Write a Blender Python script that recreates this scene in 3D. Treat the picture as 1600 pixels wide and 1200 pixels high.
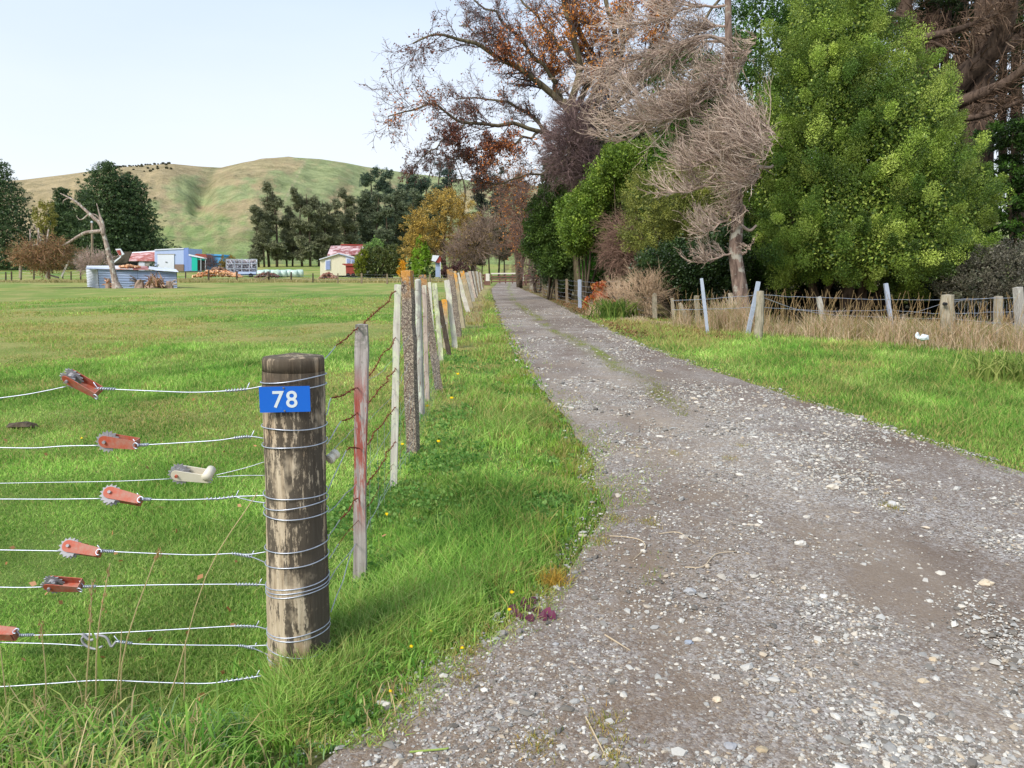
import bpy, math, random
import numpy as np
from mathutils import Vector
rng = np.random.default_rng(7); random.seed(7)
for o in list(bpy.data.objects): bpy.data.objects.remove(o)
S = bpy.context.scene; COL = S.collection

# ---------------------------------------------------------------- camera, sky, sun, exposure
PITCH = math.radians(8.063); EYE = 1.4
cam = bpy.data.objects.new('camera', bpy.data.cameras.new('camera')); COL.objects.link(cam)
cam.location = (0, 0, EYE); cam.rotation_euler = (math.radians(90) - PITCH, 0, 0)
cam.data.lens = 27; cam.data.sensor_width = 36; cam.data.clip_start = .05; cam.data.clip_end = 9000
S.camera = cam
SUN_EL, SUN_AZ = math.radians(42), math.radians(222)      # azimuth clockwise from +Y: behind the camera, to the left
W = bpy.data.worlds.new('World'); S.world = W; W.use_nodes = True
wt = W.node_tree; wn = wt.nodes; wl = wt.links
bg = wn['Background']; sky = wn.new('ShaderNodeTexSky'); sky.sky_type = 'NISHITA'; sky.sun_disc = False
sky.sun_elevation = SUN_EL; sky.sun_rotation = SUN_AZ; sky.dust_density = 1.5; sky.air_density = 1.0; sky.altitude = 60
tc = wn.new('ShaderNodeTexCoord'); mp = wn.new('ShaderNodeMapping'); mp.inputs['Scale'].default_value = (1.2, 1.2, 4)
nz = wn.new('ShaderNodeTexNoise'); nz.inputs['Scale'].default_value = 1.4; nz.inputs['Detail'].default_value = 5
rp = wn.new('ShaderNodeMapRange'); rp.inputs[1].default_value = .3; rp.inputs[2].default_value = .7; rp.inputs[3].default_value = .74; rp.inputs[4].default_value = .92
mx = wn.new('ShaderNodeMix'); mx.data_type = 'RGBA'
sx = wn.new('ShaderNodeSeparateXYZ'); gr_ = wn.new('ShaderNodeValToRGB'); wl.new(tc.outputs['Generated'], sx.inputs[0]); wl.new(sx.outputs[2], gr_.inputs[0])   # thin bright high cloud, whiter towards the horizon
CLOUD = 5.9
for e_, (p_, c_) in zip(gr_.color_ramp.elements, ((.0, (.98, .99, 1)), (.42, (.62, .77, 1.0)))): e_.position = p_; e_.color = (*c_, 1)
ml = wn.new('ShaderNodeVectorMath'); ml.operation = 'SCALE'; ml.inputs['Scale'].default_value = CLOUD; wl.new(gr_.outputs[0], ml.inputs[0])
wl.new(ml.outputs[0], mx.inputs['B'])
wl.new(tc.outputs['Generated'], mp.inputs[0]); wl.new(mp.outputs[0], nz.inputs['Vector']); wl.new(nz.outputs[0], rp.inputs[0])
wl.new(rp.outputs[0], mx.inputs['Factor']); wl.new(sky.outputs[0], mx.inputs['A']); wl.new(mx.outputs['Result'], bg.inputs[0])
bg.inputs[1].default_value = .12
sd = bpy.data.lights.new('sun', 'SUN'); sd.energy = 2.7; sd.angle = math.radians(20); sd.color = (1, .955, .89)
sun = bpy.data.objects.new('sun', sd); COL.objects.link(sun)
sdir = Vector((math.sin(SUN_AZ) * math.cos(SUN_EL), math.cos(SUN_AZ) * math.cos(SUN_EL), math.sin(SUN_EL)))
sun.rotation_euler = (-sdir).to_track_quat('-Z', 'Y').to_euler(); sun.location = (0, 0, 50)
S.view_settings.view_transform = 'Standard'; S.view_settings.look = 'None'; S.view_settings.exposure = .70; S.view_settings.gamma = 1
S.view_settings.use_curve_mapping = False
S.render.engine = 'CYCLES'
S.cycles.max_bounces = 5; S.cycles.diffuse_bounces = 3; S.cycles.transmission_bounces = 3; S.cycles.glossy_bounces = 2

# ---------------------------------------------------------------- helpers: numbers
def lin(r, g, b, k=1.0):
    f = lambda v: ((v / 255 + .055) / 1.055) ** 2.4 if v > 10 else v / 255 / 12.92
    return (f(r) * k, f(g) * k, f(b) * k)
def ray(px, py):
    u = (px - 800) / 1200; v = (600 - py) / 1200
    return np.array([u, math.cos(PITCH) + v * math.sin(PITCH), -math.sin(PITCH) + v * math.cos(PITCH)])
def P(px, py, Y):
    d = ray(px, py); return np.array([0, 0, EYE]) + d * (Y / d[1])
def sm(a, b, x):
    t = np.clip((np.asarray(x, float) - a) / (b - a), 0, 1); return t * t * (3 - 2 * t)
def h2(ix, iy, s):
    n = (ix * 374761393 + iy * 668265263 + s * 974711) & 0x7fffffff
    n = ((n ^ (n >> 13)) * 1274126177) & 0x7fffffff
    return ((n ^ (n >> 16)) & 0xffff) / 65535.0
def vn(x, y, s=0):
    x = np.asarray(x, float); y = np.asarray(y, float)
    ix = np.floor(x).astype(np.int64); iy = np.floor(y).astype(np.int64); fx = x - ix; fy = y - iy
    fx = fx * fx * (3 - 2 * fx); fy = fy * fy * (3 - 2 * fy)
    a = h2(ix, iy, s); b = h2(ix + 1, iy, s); c = h2(ix, iy + 1, s); d = h2(ix + 1, iy + 1, s)
    return (a + (b - a) * fx) * (1 - fy) + (c + (d - c) * fx) * fy
def fbm(x, y, s=0, o=4):
    r = 0; a = .5; t = 0
    for i in range(o): r = r + a * vn(np.asarray(x) * 2 ** i, np.asarray(y) * 2 ** i, s + i * 17); t += a; a *= .55
    return r / t
# terrain
BY = np.array([-50, 0, 35, 60, 80, 105, 130, 165, 200, 260]); BZ = np.array([0, 0, 0, .1, .2, .4, .95, 2.3, 3.6, 6.])
YY = np.linspace(-50, 260, 621); ZZ = np.interp(YY, BY, BZ); ZZ = np.convolve(np.pad(ZZ, 15, 'edge'), np.ones(31) / 31, 'valid')
HX = [-900, -400, -100, 35, 100, 180, 230, 270, 310, 345, 380, 410, 450, 500, 540, 570, 610, 645, 700, 760, 900, 1100, 1400, 2000, 2600]
HYp = [300, 296, 288, 282, 274, 263, 259, 257, 261, 263, 255, 250, 247, 250, 256, 262, 268, 273, 279, 287, 296, 310, 330, 350, 360]
HA = np.array([(x - 800) / 1200 / (math.cos(PITCH) + (600 - y) / 1200 * math.sin(PITCH)) for x, y in zip(HX, HYp)])
HE = np.array([ray(x, y)[2] / ray(x, y)[1] for x, y in zip(HX, HYp)])
HD = 820.
def hillz(x, y):
    x = np.asarray(x, float); y = np.asarray(y, float)
    a = x / np.maximum(y, 1); D = HD + 130 * np.sin(a * 5 + 1)
    zr = EYE + np.interp(a, HA, HE) * D
    t = (y - 215) / (D - 215); tc_ = np.clip(t, 0, 1)
    f = .42 * tc_ ** 1.2 + .58 * (3 * tc_ ** 2 - 2 * tc_ ** 3)
    f = np.where(t > 1, np.maximum(0, 1 - .9 * (t - 1) ** 1.4), f)
    pxx = 800 + 1200 * a; k = np.sin(np.clip(t * 1.12, 0, 1) * math.pi) ** .9
    gul = lambda c, w: np.exp(-((pxx - c) / w) ** 2)
    c1 = 352 - 60 * (1 - tc_) ; c2 = 640 - 190 * (1 - tc_) ; c3 = 215 + 40 * tc_
    g = (-8 * gul(c1, 14) - 8 * gul(c1 - 8, 46)) * sm(.25, .6, tc_) - 5 * gul(c2, 22) - 6 * gul(c3, 30) + 5 * gul(c1 + 95, 60) + 5 * gul(c1 - 90, 60)
    g = g + 13 * (fbm(pxx / 90 + 3, tc_ * 3.2, 5, 4) - .5) + 3.5 * (fbm(pxx / 22, tc_ * 12, 9, 3) - .5)
    terr = 1.2 * np.sin(t * 60 + 6 * fbm(pxx / 60, tc_ * 3, 3))
    return 4.2 + (zr - 4.2) * f + (g + terr) * k
def basez(y): return np.interp(y, YY, ZZ)
def gz(x, y):
    x = np.asarray(x, float); y = np.asarray(y, float)
    b = basez(y); k = sm(205, 300, y)
    return b * (1 - k) + hillz(x, np.maximum(y, 215)) * k
def G(px, py, y0=1.0, y1=1200.):
    d = ray(px, py); ys = np.geomspace(y0, y1, 4000); s = ys / d[1]
    z = EYE + d[2] * s; x = d[0] * s; below = np.nonzero(z <= gz(x, ys))[0]
    i = below[0] if len(below) else len(ys) - 1
    return np.array([x[i], ys[i], gz(x[i], ys[i])])
# road edges, from where the photograph shows them on the ground
RL = [(250, 1500), (380, 1290), (500, 1200), (640, 1095), (705, 1035), (790, 990), (868, 930), (905, 868), (945, 800), (925, 720), (880, 650), (838, 600), (802, 540), (783, 500), (771, 465), (768, 452)]
RR = [(2200, 870), (1600, 742), (1430, 688), (1250, 628), (1100, 576), (1000, 541), (920, 502), (860, 471), (812, 451)]
pl = np.array([G(*p) for p in RL]); pr = np.array([G(*p) for p in RR])
def redge(Y, side):
    q = pl if side == 0 else pr; Y = np.asarray(Y, float)
    v = np.interp(Y, q[:, 1], q[:, 0])
    if side == 0: v = np.where(Y < q[0, 1], q[0, 0] - (q[0, 1] - Y) * 1.2, v)
    else: v = np.where(Y < q[0, 1], q[0, 0] + (q[0, 1] - Y) * .8, v)
    return v
def wob(Y, s): return .09 * (fbm(np.asarray(Y) * 1.6, 0, s, 4) - .5) * np.clip(Y / 6, .6, 3)

# ---------------------------------------------------------------- helpers: meshes
class MB:
    def __init__(s): s.V = []; s.Q = []; s.T = []; s.C = []; s.n = 0
    def add(s, V, Q=None, T=None, C=None):
        V = np.asarray(V, float).reshape(-1, 3)
        if Q is not None and len(Q): s.Q.append(np.asarray(Q, np.int64) + s.n)
        if T is not None and len(T): s.T.append(np.asarray(T, np.int64) + s.n)
        if C is None: C = (1, 1, 1)
        C = np.asarray(C, float); C = np.broadcast_to(C, (len(V), 3)) if C.ndim == 1 else C
        s.V.append(V); s.C.append(C); s.n += len(V); return s
    def build(s, name, mat, parent=None, loc=None, smooth=False, col=True):
        V = np.concatenate(s.V); base = np.zeros(3)
        if parent is not None: base = np.array(wloc(parent))
        elif loc is not None: base = np.array(loc, float)
        me = bpy.data.meshes.new(name); V2 = (V - base).astype(np.float32)
        q = np.concatenate(s.Q) if s.Q else np.zeros((0, 4), np.int64); t = np.concatenate(s.T) if s.T else np.zeros((0, 3), np.int64)
        me.vertices.add(len(V2)); me.vertices.foreach_set('co', V2.ravel())
        li = np.concatenate([q.ravel(), t.ravel()]).astype(np.int32); me.loops.add(len(li)); me.loops.foreach_set('vertex_index', li)
        st = np.concatenate([np.arange(len(q)) * 4, len(q) * 4 + np.arange(len(t)) * 3]).astype(np.int32)
        me.polygons.add(len(st)); me.polygons.foreach_set('loop_start', st)
        me.polygons.foreach_set('loop_total', np.concatenate([np.full(len(q), 4), np.full(len(t), 3)]).astype(np.int32))
        me.polygons.foreach_set('use_smooth', np.full(len(st), bool(smooth)))
        me.update(calc_edges=True)
        if col:
            C = np.concatenate(s.C); a = me.color_attributes.new('Col', 'FLOAT_COLOR', 'POINT')
            a.data.foreach_set('color', np.concatenate([C, np.ones((len(C), 1))], 1).astype(np.float32).ravel())
        if mat: me.materials.append(mat)
        o = bpy.data.objects.new(name, me); COL.objects.link(o)
        if parent is not None: o.parent = parent
        else: o.location = base
        return o
WL = {}
def wloc(o):
    v = Vector((0, 0, 0))
    while o is not None: v += o.location; o = o.parent
    return v
def tag(o, label=None, cat=None, group=None, kind=None):
    for k, v in (('label', label), ('category', cat), ('group', group), ('kind', kind)):
        if v: o[k] = v
    return o
def thing(name, loc, label, cat, group=None):
    o = bpy.data.objects.new(name, None); COL.objects.link(o); o.location = [float(v) for v in loc]; o.empty_display_size = .2
    return tag(o, label, cat, group)
def box(mb, c, sx, sy, sz, rz=0, C=None, tilt=None):
    v = np.array([(x, y, z) for z in (-.5, .5) for x, y in ((-.5, -.5), (.5, -.5), (.5, .5), (-.5, .5))]) * (sx, sy, sz)
    if tilt is not None: v = v @ np.array(tilt).T
    ca, sa = math.cos(rz), math.sin(rz); v = v @ np.array([[ca, sa, 0], [-sa, ca, 0], [0, 0, 1]])
    mb.add(v + np.array(c), [(3, 2, 1, 0), (4, 5, 6, 7), (0, 1, 5, 4), (1, 2, 6, 5), (2, 3, 7, 6), (3, 0, 4, 7)], C=C); return mb
def quad(mb, a, b, c, d, th=0, C=None):
    a, b, c, d = [np.array(v, float) for v in (a, b, c, d)]
    if th == 0: mb.add([a, b, c, d], [(0, 1, 2, 3)], C=C); return mb
    n = np.cross(b - a, d - a); n = n / np.linalg.norm(n) * th
    mb.add([a, b, c, d, a - n, b - n, c - n, d - n], [(0, 1, 2, 3), (7, 6, 5, 4), (0, 4, 5, 1), (1, 5, 6, 2), (2, 6, 7, 3), (3, 7, 4, 0)], C=C); return mb
def bar(mb, a, b, w, h=None, C=None, twist=0):
    a = np.array(a, float); b = np.array(b, float); h = h or w; d = b - a; d /= np.linalg.norm(d)
    u = np.cross(d, (0, 0, 1)) if abs(d[2]) < .8 else np.cross(d, (0, 1, 0)); u /= np.linalg.norm(u); v = np.cross(u, d)
    if twist: u, v = u * math.cos(twist) + v * math.sin(twist), -u * math.sin(twist) + v * math.cos(twist)
    o = [(-w / 2, -h / 2), (w / 2, -h / 2), (w / 2, h / 2), (-w / 2, h / 2)]
    mb.add([p + u * x + v * y for p in (a, b) for x, y in o], [(3, 2, 1, 0), (4, 5, 6, 7), (0, 1, 5, 4), (1, 2, 6, 5), (2, 3, 7, 6), (3, 0, 4, 7)], C=C); return mb
def sweep(mb, pts, rad, n=8, C=None, wob_=0, cap=True, sub=1, sq=False, phase=0):
    pts = np.array(pts, float); rad = np.broadcast_to(np.array(rad, float), (len(pts),)).copy()
    if sub > 1 and len(pts) > 2:                                   # Catmull-Rom
        q = np.vstack([2 * pts[0] - pts[1], pts, 2 * pts[-1] - pts[-2]]); out = []; ro = []
        for i in range(1, len(q) - 2):
            for k in range(sub):
                t = k / sub; p0, p1, p2, p3 = q[i - 1:i + 3]
                out.append(.5 * ((2 * p1) + (p2 - p0) * t + (2 * p0 - 5 * p1 + 4 * p2 - p3) * t * t + (3 * p1 - p0 - 3 * p2 + p3) * t ** 3))
                ro.append(rad[i - 1] * (1 - t) + rad[i] * t)
        out.append(pts[-1]); ro.append(rad[-1]); pts = np.array(out); rad = np.array(ro)
    T = np.gradient(pts, axis=0); T /= np.linalg.norm(T, axis=1)[:, None] + 1e-12
    ref = np.array((0, 1, 0.)) if abs(T[0][1]) < .9 else np.array((1., 0, 0)); U = []
    for t in T:
        ref = ref - t * ref.dot(t); ref /= np.linalg.norm(ref) + 1e-12; U.append(ref.copy())
    U = np.array(U); Wv = np.cross(T, U); an = np.arange(n) * 2 * math.pi / n + (math.pi / n if sq else 0) + phase
    rr = rad[:, None] * (1.41421 if sq else 1) * (1 + wob_ * (rng.random((len(pts), n)) - .5))
    V = pts[:, None] + rr[..., None] * (np.cos(an)[None, :, None] * U[:, None] + np.sin(an)[None, :, None] * Wv[:, None])
    K = len(pts); i = np.arange(K - 1)[:, None] * n; j = np.arange(n)[None]; j2 = (j + 1) % n
    Q = np.stack([i + j, i + j2, i + n + j2, i + n + j], -1).reshape(-1, 4)
    V = V.reshape(-1, 3)
    if cap:
        V = np.vstack([V, pts[0] , pts[-1] + T[-1] * rad[-1] * .15]); c0, c1 = K * n, K * n + 1; j = np.arange(n)
        Tt = np.vstack([np.stack([(j + 1) % n, j, np.full(n, c0)], 1), np.stack([(K - 1) * n + j, (K - 1) * n + (j + 1) % n, np.full(n, c1)], 1)])
    else: Tt = None
    mb.add(V, Q, Tt, C); return mb
def strands(mb, PT, R, C=None, n=3):                                # many thin tubes at once: PT (N,K,3), R (N,K)
    PT = np.asarray(PT, float); N, K, _ = PT.shape
    if N == 0: return mb
    R = np.broadcast_to(R, (N, K)); T = np.gradient(PT, axis=1); T /= np.linalg.norm(T, axis=2)[..., None] + 1e-12
    ref = np.where(np.abs(T[..., 2:3]) < .85, np.array([0, 0, 1.]), np.array([1., 0, 0])); U = np.cross(T, ref); U /= np.linalg.norm(U, axis=2)[..., None] + 1e-12
    Wv = np.cross(T, U); an = np.arange(n) * 2 * math.pi / n
    V = PT[:, :, None] + R[..., None, None] * (np.cos(an)[:, None] * U[:, :, None] + np.sin(an)[:, None] * Wv[:, :, None])
    b = (np.arange(N) * K * n)[:, None, None] + (np.arange(K - 1) * n)[None, :, None]; j = np.arange(n)[None, None]; j2 = (j + 1) % n
    Q = np.stack([b + j, b + j2, b + n + j2, b + n + j], -1).reshape(-1, 4)
    if C is not None and np.ndim(C) == 2: C = np.repeat(np.asarray(C), K * n, 0)
    mb.add(V.reshape(-1, 3), Q, C=C); return mb
def unit(v): return v / (np.linalg.norm(v, axis=-1, keepdims=True) + 1e-12)
def leaves(mb, c, size, C, axis=None, spread=1.0, asp=.5):          # diamond leaves
    N = len(c)
    if N == 0: return mb
    d = rng.normal(size=(N, 3)); d = unit(d)
    if axis is not None: d = unit(np.asarray(axis) + d * spread)
    b = unit(np.cross(d, rng.normal(size=(N, 3)))); s = (np.asarray(size) * rng.uniform(.6, 1.3, N))[:, None]
    w = s * asp
    V = np.stack([c - d * s / 2, c + b * w / 2 - d * s * .08, c + d * s / 2, c - b * w / 2 - d * s * .08], 1)
    i = np.arange(N)[:, None] * 4 + np.arange(4)[None]
    if np.ndim(C) == 2: C = np.repeat(C, 4, 0)
    mb.add(V.reshape(-1, 3), i, C=C); return mb
def pal(cols, n, k=None, jit=.12):                                  # pick colours from a palette; k = 0..1 selects
    cols = np.array(cols, float); k = rng.random(n) if k is None else np.clip(k, 0, .999)
    f = k * (len(cols) - 1); i = np.floor(f).astype(int); t = (f - i)[:, None]
    c = cols[i] * (1 - t) + cols[np.minimum(i + 1, len(cols) - 1)] * t
    return c * (1 + jit * rng.normal(size=(n, 1))).clip(.4, 1.7)

# ---------------------------------------------------------------- helpers: materials
class NT:
    def __init__(s, name, rough=.8, spec=.3, metal=0):
        s.m = bpy.data.materials.new(name); s.m.use_nodes = True; s.t = s.m.node_tree; s.b = s.t.nodes['Principled BSDF']
        s.b.inputs['Roughness'].default_value = rough; s.b.inputs['Specular IOR Level'].default_value = spec; s.b.inputs['Metallic'].default_value = metal
    def n(s, t): return s.t.nodes.new(t)
    def k(s, a, b):
        if hasattr(a, 'is_linked') or hasattr(a, 'links'): s.t.links.new(a, b)
        else: b.default_value = a if not isinstance(a, tuple) or len(a) == len(b.default_value) else (*a, 1)
    def co(s, sc=(1, 1, 1), which='Object'):
        t = s.n('ShaderNodeTexCoord'); m = s.n('ShaderNodeMapping'); m.inputs['Scale'].default_value = sc
        s.k(t.outputs[which], m.inputs[0]); return m.outputs[0]
    def noise(s, sc, vec=None, det=4, ro=.55, di=0):
        x = s.n('ShaderNodeTexNoise'); x.inputs['Scale'].default_value = sc; x.inputs['Detail'].default_value = det; x.inputs['Roughness'].default_value = ro; x.inputs['Distortion'].default_value = di
        s.k(vec if vec is not None else s.co(), x.inputs['Vector']); return x.outputs[0]
    def vor(s, sc, vec=None, out='Color', rnd=1):
        x = s.n('ShaderNodeTexVoronoi'); x.inputs['Scale'].default_value = sc; x.inputs['Randomness'].default_value = rnd
        s.k(vec if vec is not None else s.co(), x.inputs['Vector']); return x.outputs[out]
    def ramp(s, f, stops, interp='LINEAR'):
        x = s.n('ShaderNodeValToRGB'); x.color_ramp.interpolation = interp; e = x.color_ramp.elements
        while len(e) < len(stops): e.new(.5)
        for i, (p, c) in enumerate(stops):
            e[i].position = p; e[i].color = (c, c, c, 1) if not isinstance(c, tuple) else (*c, 1)
        s.k(f, x.inputs[0]); return x.outputs[0]
    def mix(s, f, a, b, bl='MIX'):
        x = s.n('ShaderNodeMix'); x.data_type = 'RGBA'; x.blend_type = bl
        s.k(f, x.inputs['Factor']); s.k(a, x.inputs['A']); s.k(b, x.inputs['B']); return x.outputs['Result']
    def math(s, op, a, b=0.):
        x = s.n('ShaderNodeMath'); x.operation = op; s.k(a, x.inputs[0]); s.k(b, x.inputs[1]); return x.outputs[0]
    def attr(s, nm='Col'):
        x = s.n('ShaderNodeAttribute'); x.attribute_name = nm; return x.outputs['Color']
    def xyz(s, v, i):
        x = s.n('ShaderNodeSeparateXYZ'); s.k(v, x.inputs[0]); return x.outputs[i]
    def bump(s, h, st=.5, di=.01):
        x = s.n('ShaderNodeBump'); x.inputs['Strength'].default_value = st; x.inputs['Distance'].default_value = di
        s.k(h, x.inputs['Height']); s.t.links.new(x.outputs[0], s.b.inputs['Normal']); return s
    def base(s, c): s.k(c, s.b.inputs['Base Color']); return s
    def rough(s, c): s.k(c, s.b.inputs['Roughness']); return s
def leafmat(name, tr=.35, rough=.5, spec=.3):
    m = NT(name, rough, spec); a = m.attr(); m.base(a); tl = m.n('ShaderNodeBsdfTranslucent'); ms = m.n('ShaderNodeMixShader'); ms.inputs[0].default_value = tr
    m.k(a, tl.inputs[0]); out = m.t.nodes['Material Output']; m.t.links.new(m.b.outputs[0], ms.inputs[1]); m.t.links.new(tl.outputs[0], ms.inputs[2]); m.t.links.new(ms.outputs[0], out.inputs[0]); return m.m
def flat(name, c, rough=.7, spec=.3, metal=0, ns=8, amt=.25, bump=0):
    m = NT(name, rough, spec, metal); n = m.noise(ns); c = tuple(c)
    m.base(m.mix(n, tuple(v * (1 - amt) for v in c), tuple(min(1, v * (1 + amt)) for v in c)))
    if bump: m.bump(n, bump, .01)
    return m.m
M = {}
M['leaf'] = leafmat('leaf', .22); M['leaf_gloss'] = leafmat('glossy_leaf', .25, .38, .5); M['grass'] = leafmat('grass_blade', .45, .6, .2)
x = NT('attr_wood', .85, .15); x.base(x.mix(x.ramp(x.noise(30, x.co((1, 1, .15))), [(.3, .75), (.7, 1.25)]), x.attr(), x.attr(), 'MULTIPLY'))
x = NT('twig', .85, .15); x.base(x.attr()); M['twig'] = x.m
def barkmat(name, c1, c2, sc=6, lich=None):
    m = NT(name, .9, .15); v = m.co((1, 1, .22)); n = m.noise(sc, v, 6, .65, .6); c = m.mix(m.ramp(n, [(.35, 0.), (.62, 1.)]), c1, c2)
    if lich: c = m.mix(m.ramp(m.noise(3.1, None, 5), [(.56, 0.), (.62, 1.)]), c, lich)
    m.base(c); m.bump(n, .8, .04); return m.m
M['bark_brown'] = barkmat('bark_brown', lin(50, 40, 34), lin(98, 82, 70)); M['bark_grey'] = barkmat('bark_grey', lin(92, 80, 70), lin(158, 145, 130), 5, lin(190, 190, 175))
M['bark_dark'] = barkmat('bark_dark', lin(52, 44, 36), lin(100, 88, 72)); M['bark_pale'] = barkmat('bark_pale', lin(98, 82, 74), lin(176, 158, 146), 7, lin(186, 180, 168))
M['bark_mauve'] = barkmat('bark_mauve', lin(74, 60, 54), lin(142, 122, 110), 9, lin(160, 154, 142))
M['bark_olive'] = barkmat('bark_olive', lin(70, 62, 50), lin(122, 112, 88), 5)
# ================================================================ SETTING
def grid(mb, X, Y, Z, C=None, smooth=True):
    R, K = X.shape; V = np.stack([X, Y, Z], -1).reshape(-1, 3); i = np.arange(R - 1)[:, None] * K; j = np.arange(K - 1)[None]
    Q = np.stack([i + j, i + j + 1, i + K + j + 1, i + K + j], -1).reshape(-1, 4); mb.add(V, Q, C=None if C is None else C.reshape(-1, 3)); return mb
def road_w(x, y): l = redge(y, 0); r = redge(y, 1); return np.minimum(x - l, r - x)      # > 0 inside the road
# ---- ground: grass paddock, verge and yard
Yr = np.concatenate([np.linspace(-14, 1, 20)[:-1], np.geomspace(1, 222, 330)]); A = np.linspace(-1, 1, 421); A = np.sign(A) * np.abs(A) ** 1.25 * 1.55
X = A[None] * (np.maximum(Yr, 0) + 12)[:, None]; Yg = np.repeat(Yr[:, None], len(A), 1)
out = sm(0.05, .8, -road_w(X, Yg)); bump_ = (fbm(X * 1.3, Yg * 1.3, 2, 3) - .5) * .05 + (fbm(X * .16, Yg * .16, 4, 2) - .5) * .12
Z = basez(Yg) + out * bump_ * np.clip(Yg / 8, .4, 1)
farm = sm(0, 8, X) * 0
yel = (sm(.44, .66, fbm(X * .22 + 7, Yg * .16, 21, 4)) * .75 + .75 * sm(.5, .68, fbm(X * 1.1, Yg * .6, 27, 4))) * sm(3.5, 10, Yg) + .2 * sm(35, 70, Yg)
g1 = np.array(lin(104, 138, 60)); g2 = np.array(lin(160, 154, 96)); g0 = np.array(lin(84, 126, 50)); soil = np.array(lin(92, 74, 58))
C = g1 + (g2 - g1) * np.clip(yel, 0, 1)[..., None]
C = C + (g0 - C) * (sm(.5, .7, fbm(X * .5, Yg * .35, 23, 3)) * .7)[..., None]
dr = -road_w(X, Yg); edge = np.exp(-np.clip(dr, 0, 9) / .22) * (dr > -1)
litter = np.array(lin(96, 78, 58)); wood = sm(0, .6, X - (redge(Yg, 1) + .4)) * sm(24, 29, Yg) + sm(0, 1.2, (X - 5.5) * .8 + (Yg - 21) * .45); wood = np.clip(wood, 0, 1) * (Yg < 115) * (X > redge(Yg, 1))
C = C + (soil - C) * (np.clip(edge, 0, 1) * .8)[..., None]; C = C + (litter - C) * wood[..., None]
tanv = np.array(lin(172, 148, 112)); bank = sm(17, 26, Yg) * sm(.1, .5, dr) * (X < redge(Yg, 0)) * (1 - sm(1.9, 2.6, dr)) * (1 - sm(70, 90, Yg)); C = C + (tanv - C) * (bank * .75)[..., None]
m = NT('paddock_grass_ground', .95, .1); a = m.attr(); v = m.co()
n1 = m.noise(7, v, 6, .7); n2 = m.noise(120, v, 3, .7)
c = m.mix(m.ramp(n1, [(.36, 0.), (.62, 1.)]), m.mix(.45, a, (.03, .05, .01)), a); c = m.mix(m.ramp(n2, [(.35, .0), (.7, .35)]), c, m.mix(.5, a, (.22, .25, .08)))
c = m.mix(m.math('MULTIPLY', m.ramp(m.noise(.09, m.co((1, .35, 1)), 5, .6), [(.42, 0.), (.62, 1.)]), .45), c, m.mix(.6, a, lin(168, 160, 92)))
m.base(c); m.bump(m.noise(45, v, 5, .8), .9, .03)
gr = grid(MB(), X, Yg, Z, C).build('ground', m.m, smooth=True, loc=(0, 0, 0)); tag(gr, 'grass paddock and verges either side of the drive', 'ground', kind='structure')
# ---- gravel road
Yd = np.concatenate([np.linspace(-9, 1.4, 20)[:-1], np.geomspace(1.4, 104, 420)]); s = np.linspace(0, 1, 61)
l = redge(Yd, 0) + wob(Yd, 31); r = redge(Yd, 1) + wob(Yd, 47); X = l[:, None] + (r - l)[:, None] * s[None]; Y2 = np.repeat(Yd[:, None], 61, 1)
STRIP = np.array([G(*p) for p in reversed([(795, 452), (803, 470), (836, 496), (872, 521), (906, 536), (932, 551), (968, 576), (1003, 594), (1080, 650)])])
def strip_d(x, y): return np.abs(x - np.interp(y, STRIP[:, 1], STRIP[:, 0]) - .14 * (vn(np.asarray(y) * .7, 0, 5) - .5)) / (.17 + .0015 * np.asarray(y))
mid = np.exp(-(strip_d(X, Y2)) ** 2) * sm(7.5, 12, Y2) * sm(.22, .4, fbm(X * 1.2, Y2 * .35, 61, 3)) * sm(.22, .48, fbm(X * 9, Y2 * 2.2, 63, 3)) * (1 + .5 * (fbm(X * 2, Y2 * .5, 65, 2) - .5))
tr = sm(.40, .62, fbm(X * .8 - Y2 * .05, Y2 * .22, 71, 4)); brown = sm(1.9, .4, X - l[:, None]) * sm(8, 4, Y2)
c1 = np.array(lin(152, 138, 121)); c2 = np.array(lin(108, 93, 81)); c3 = np.array(lin(126, 106, 84)); grs = np.array(lin(112, 122, 60))
C = c1 + (c2 - c1) * tr[..., None]; C = C + (c3 - C) * (brown * .6)[..., None]; tk = np.exp(-((strip_d(X, Y2) - 4.2) / 1.8) ** 2) * sm(5, 12, Y2); C = C + (np.array(lin(116, 98, 90)) - C) * (tk * .3)[..., None]; C = C + (grs - C) * (mid * .85)[..., None]
crown = .02 * np.sin(s * math.pi)[None] * 0 + (fbm(X * 2.1, Y2 * 2.1, 77, 3) - .5) * .018 * np.sin(s * math.pi)[None] ** .5
Zr = basez(Y2) + .012 + .0005 * np.maximum(Y2, 0) + crown
m = NT('gravel_road', .93, .2); a = m.attr(); v = m.co()
p0 = m.vor(42, v); p1 = m.vor(105, v); p2 = m.vor(230, v); pd = m.vor(105, v, 'Distance'); pd2 = m.vor(230, v, 'Distance')
cover = m.ramp(m.noise(1.3, m.co((1, .8, 1)), 6, .7), [(.38, .15), (.6, 1.)])
g = m.ramp(m.xyz(p1, 0), [(0, lin(84, 76, 70)), (.4, lin(134, 127, 119)), (.75, lin(170, 166, 160)), (1, lin(200, 196, 190))])
g2_ = m.ramp(m.xyz(p2, 1), [(0, lin(66, 55, 48)), (.35, lin(116, 102, 90)), (.7, lin(164, 152, 140)), (.93, lin(196, 178, 150)), (1, lin(214, 212, 212))])
pick = m.math('MULTIPLY', m.ramp(m.xyz(p1, 2), [(.35, 0.), (.55, 1.)]), cover)
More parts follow.
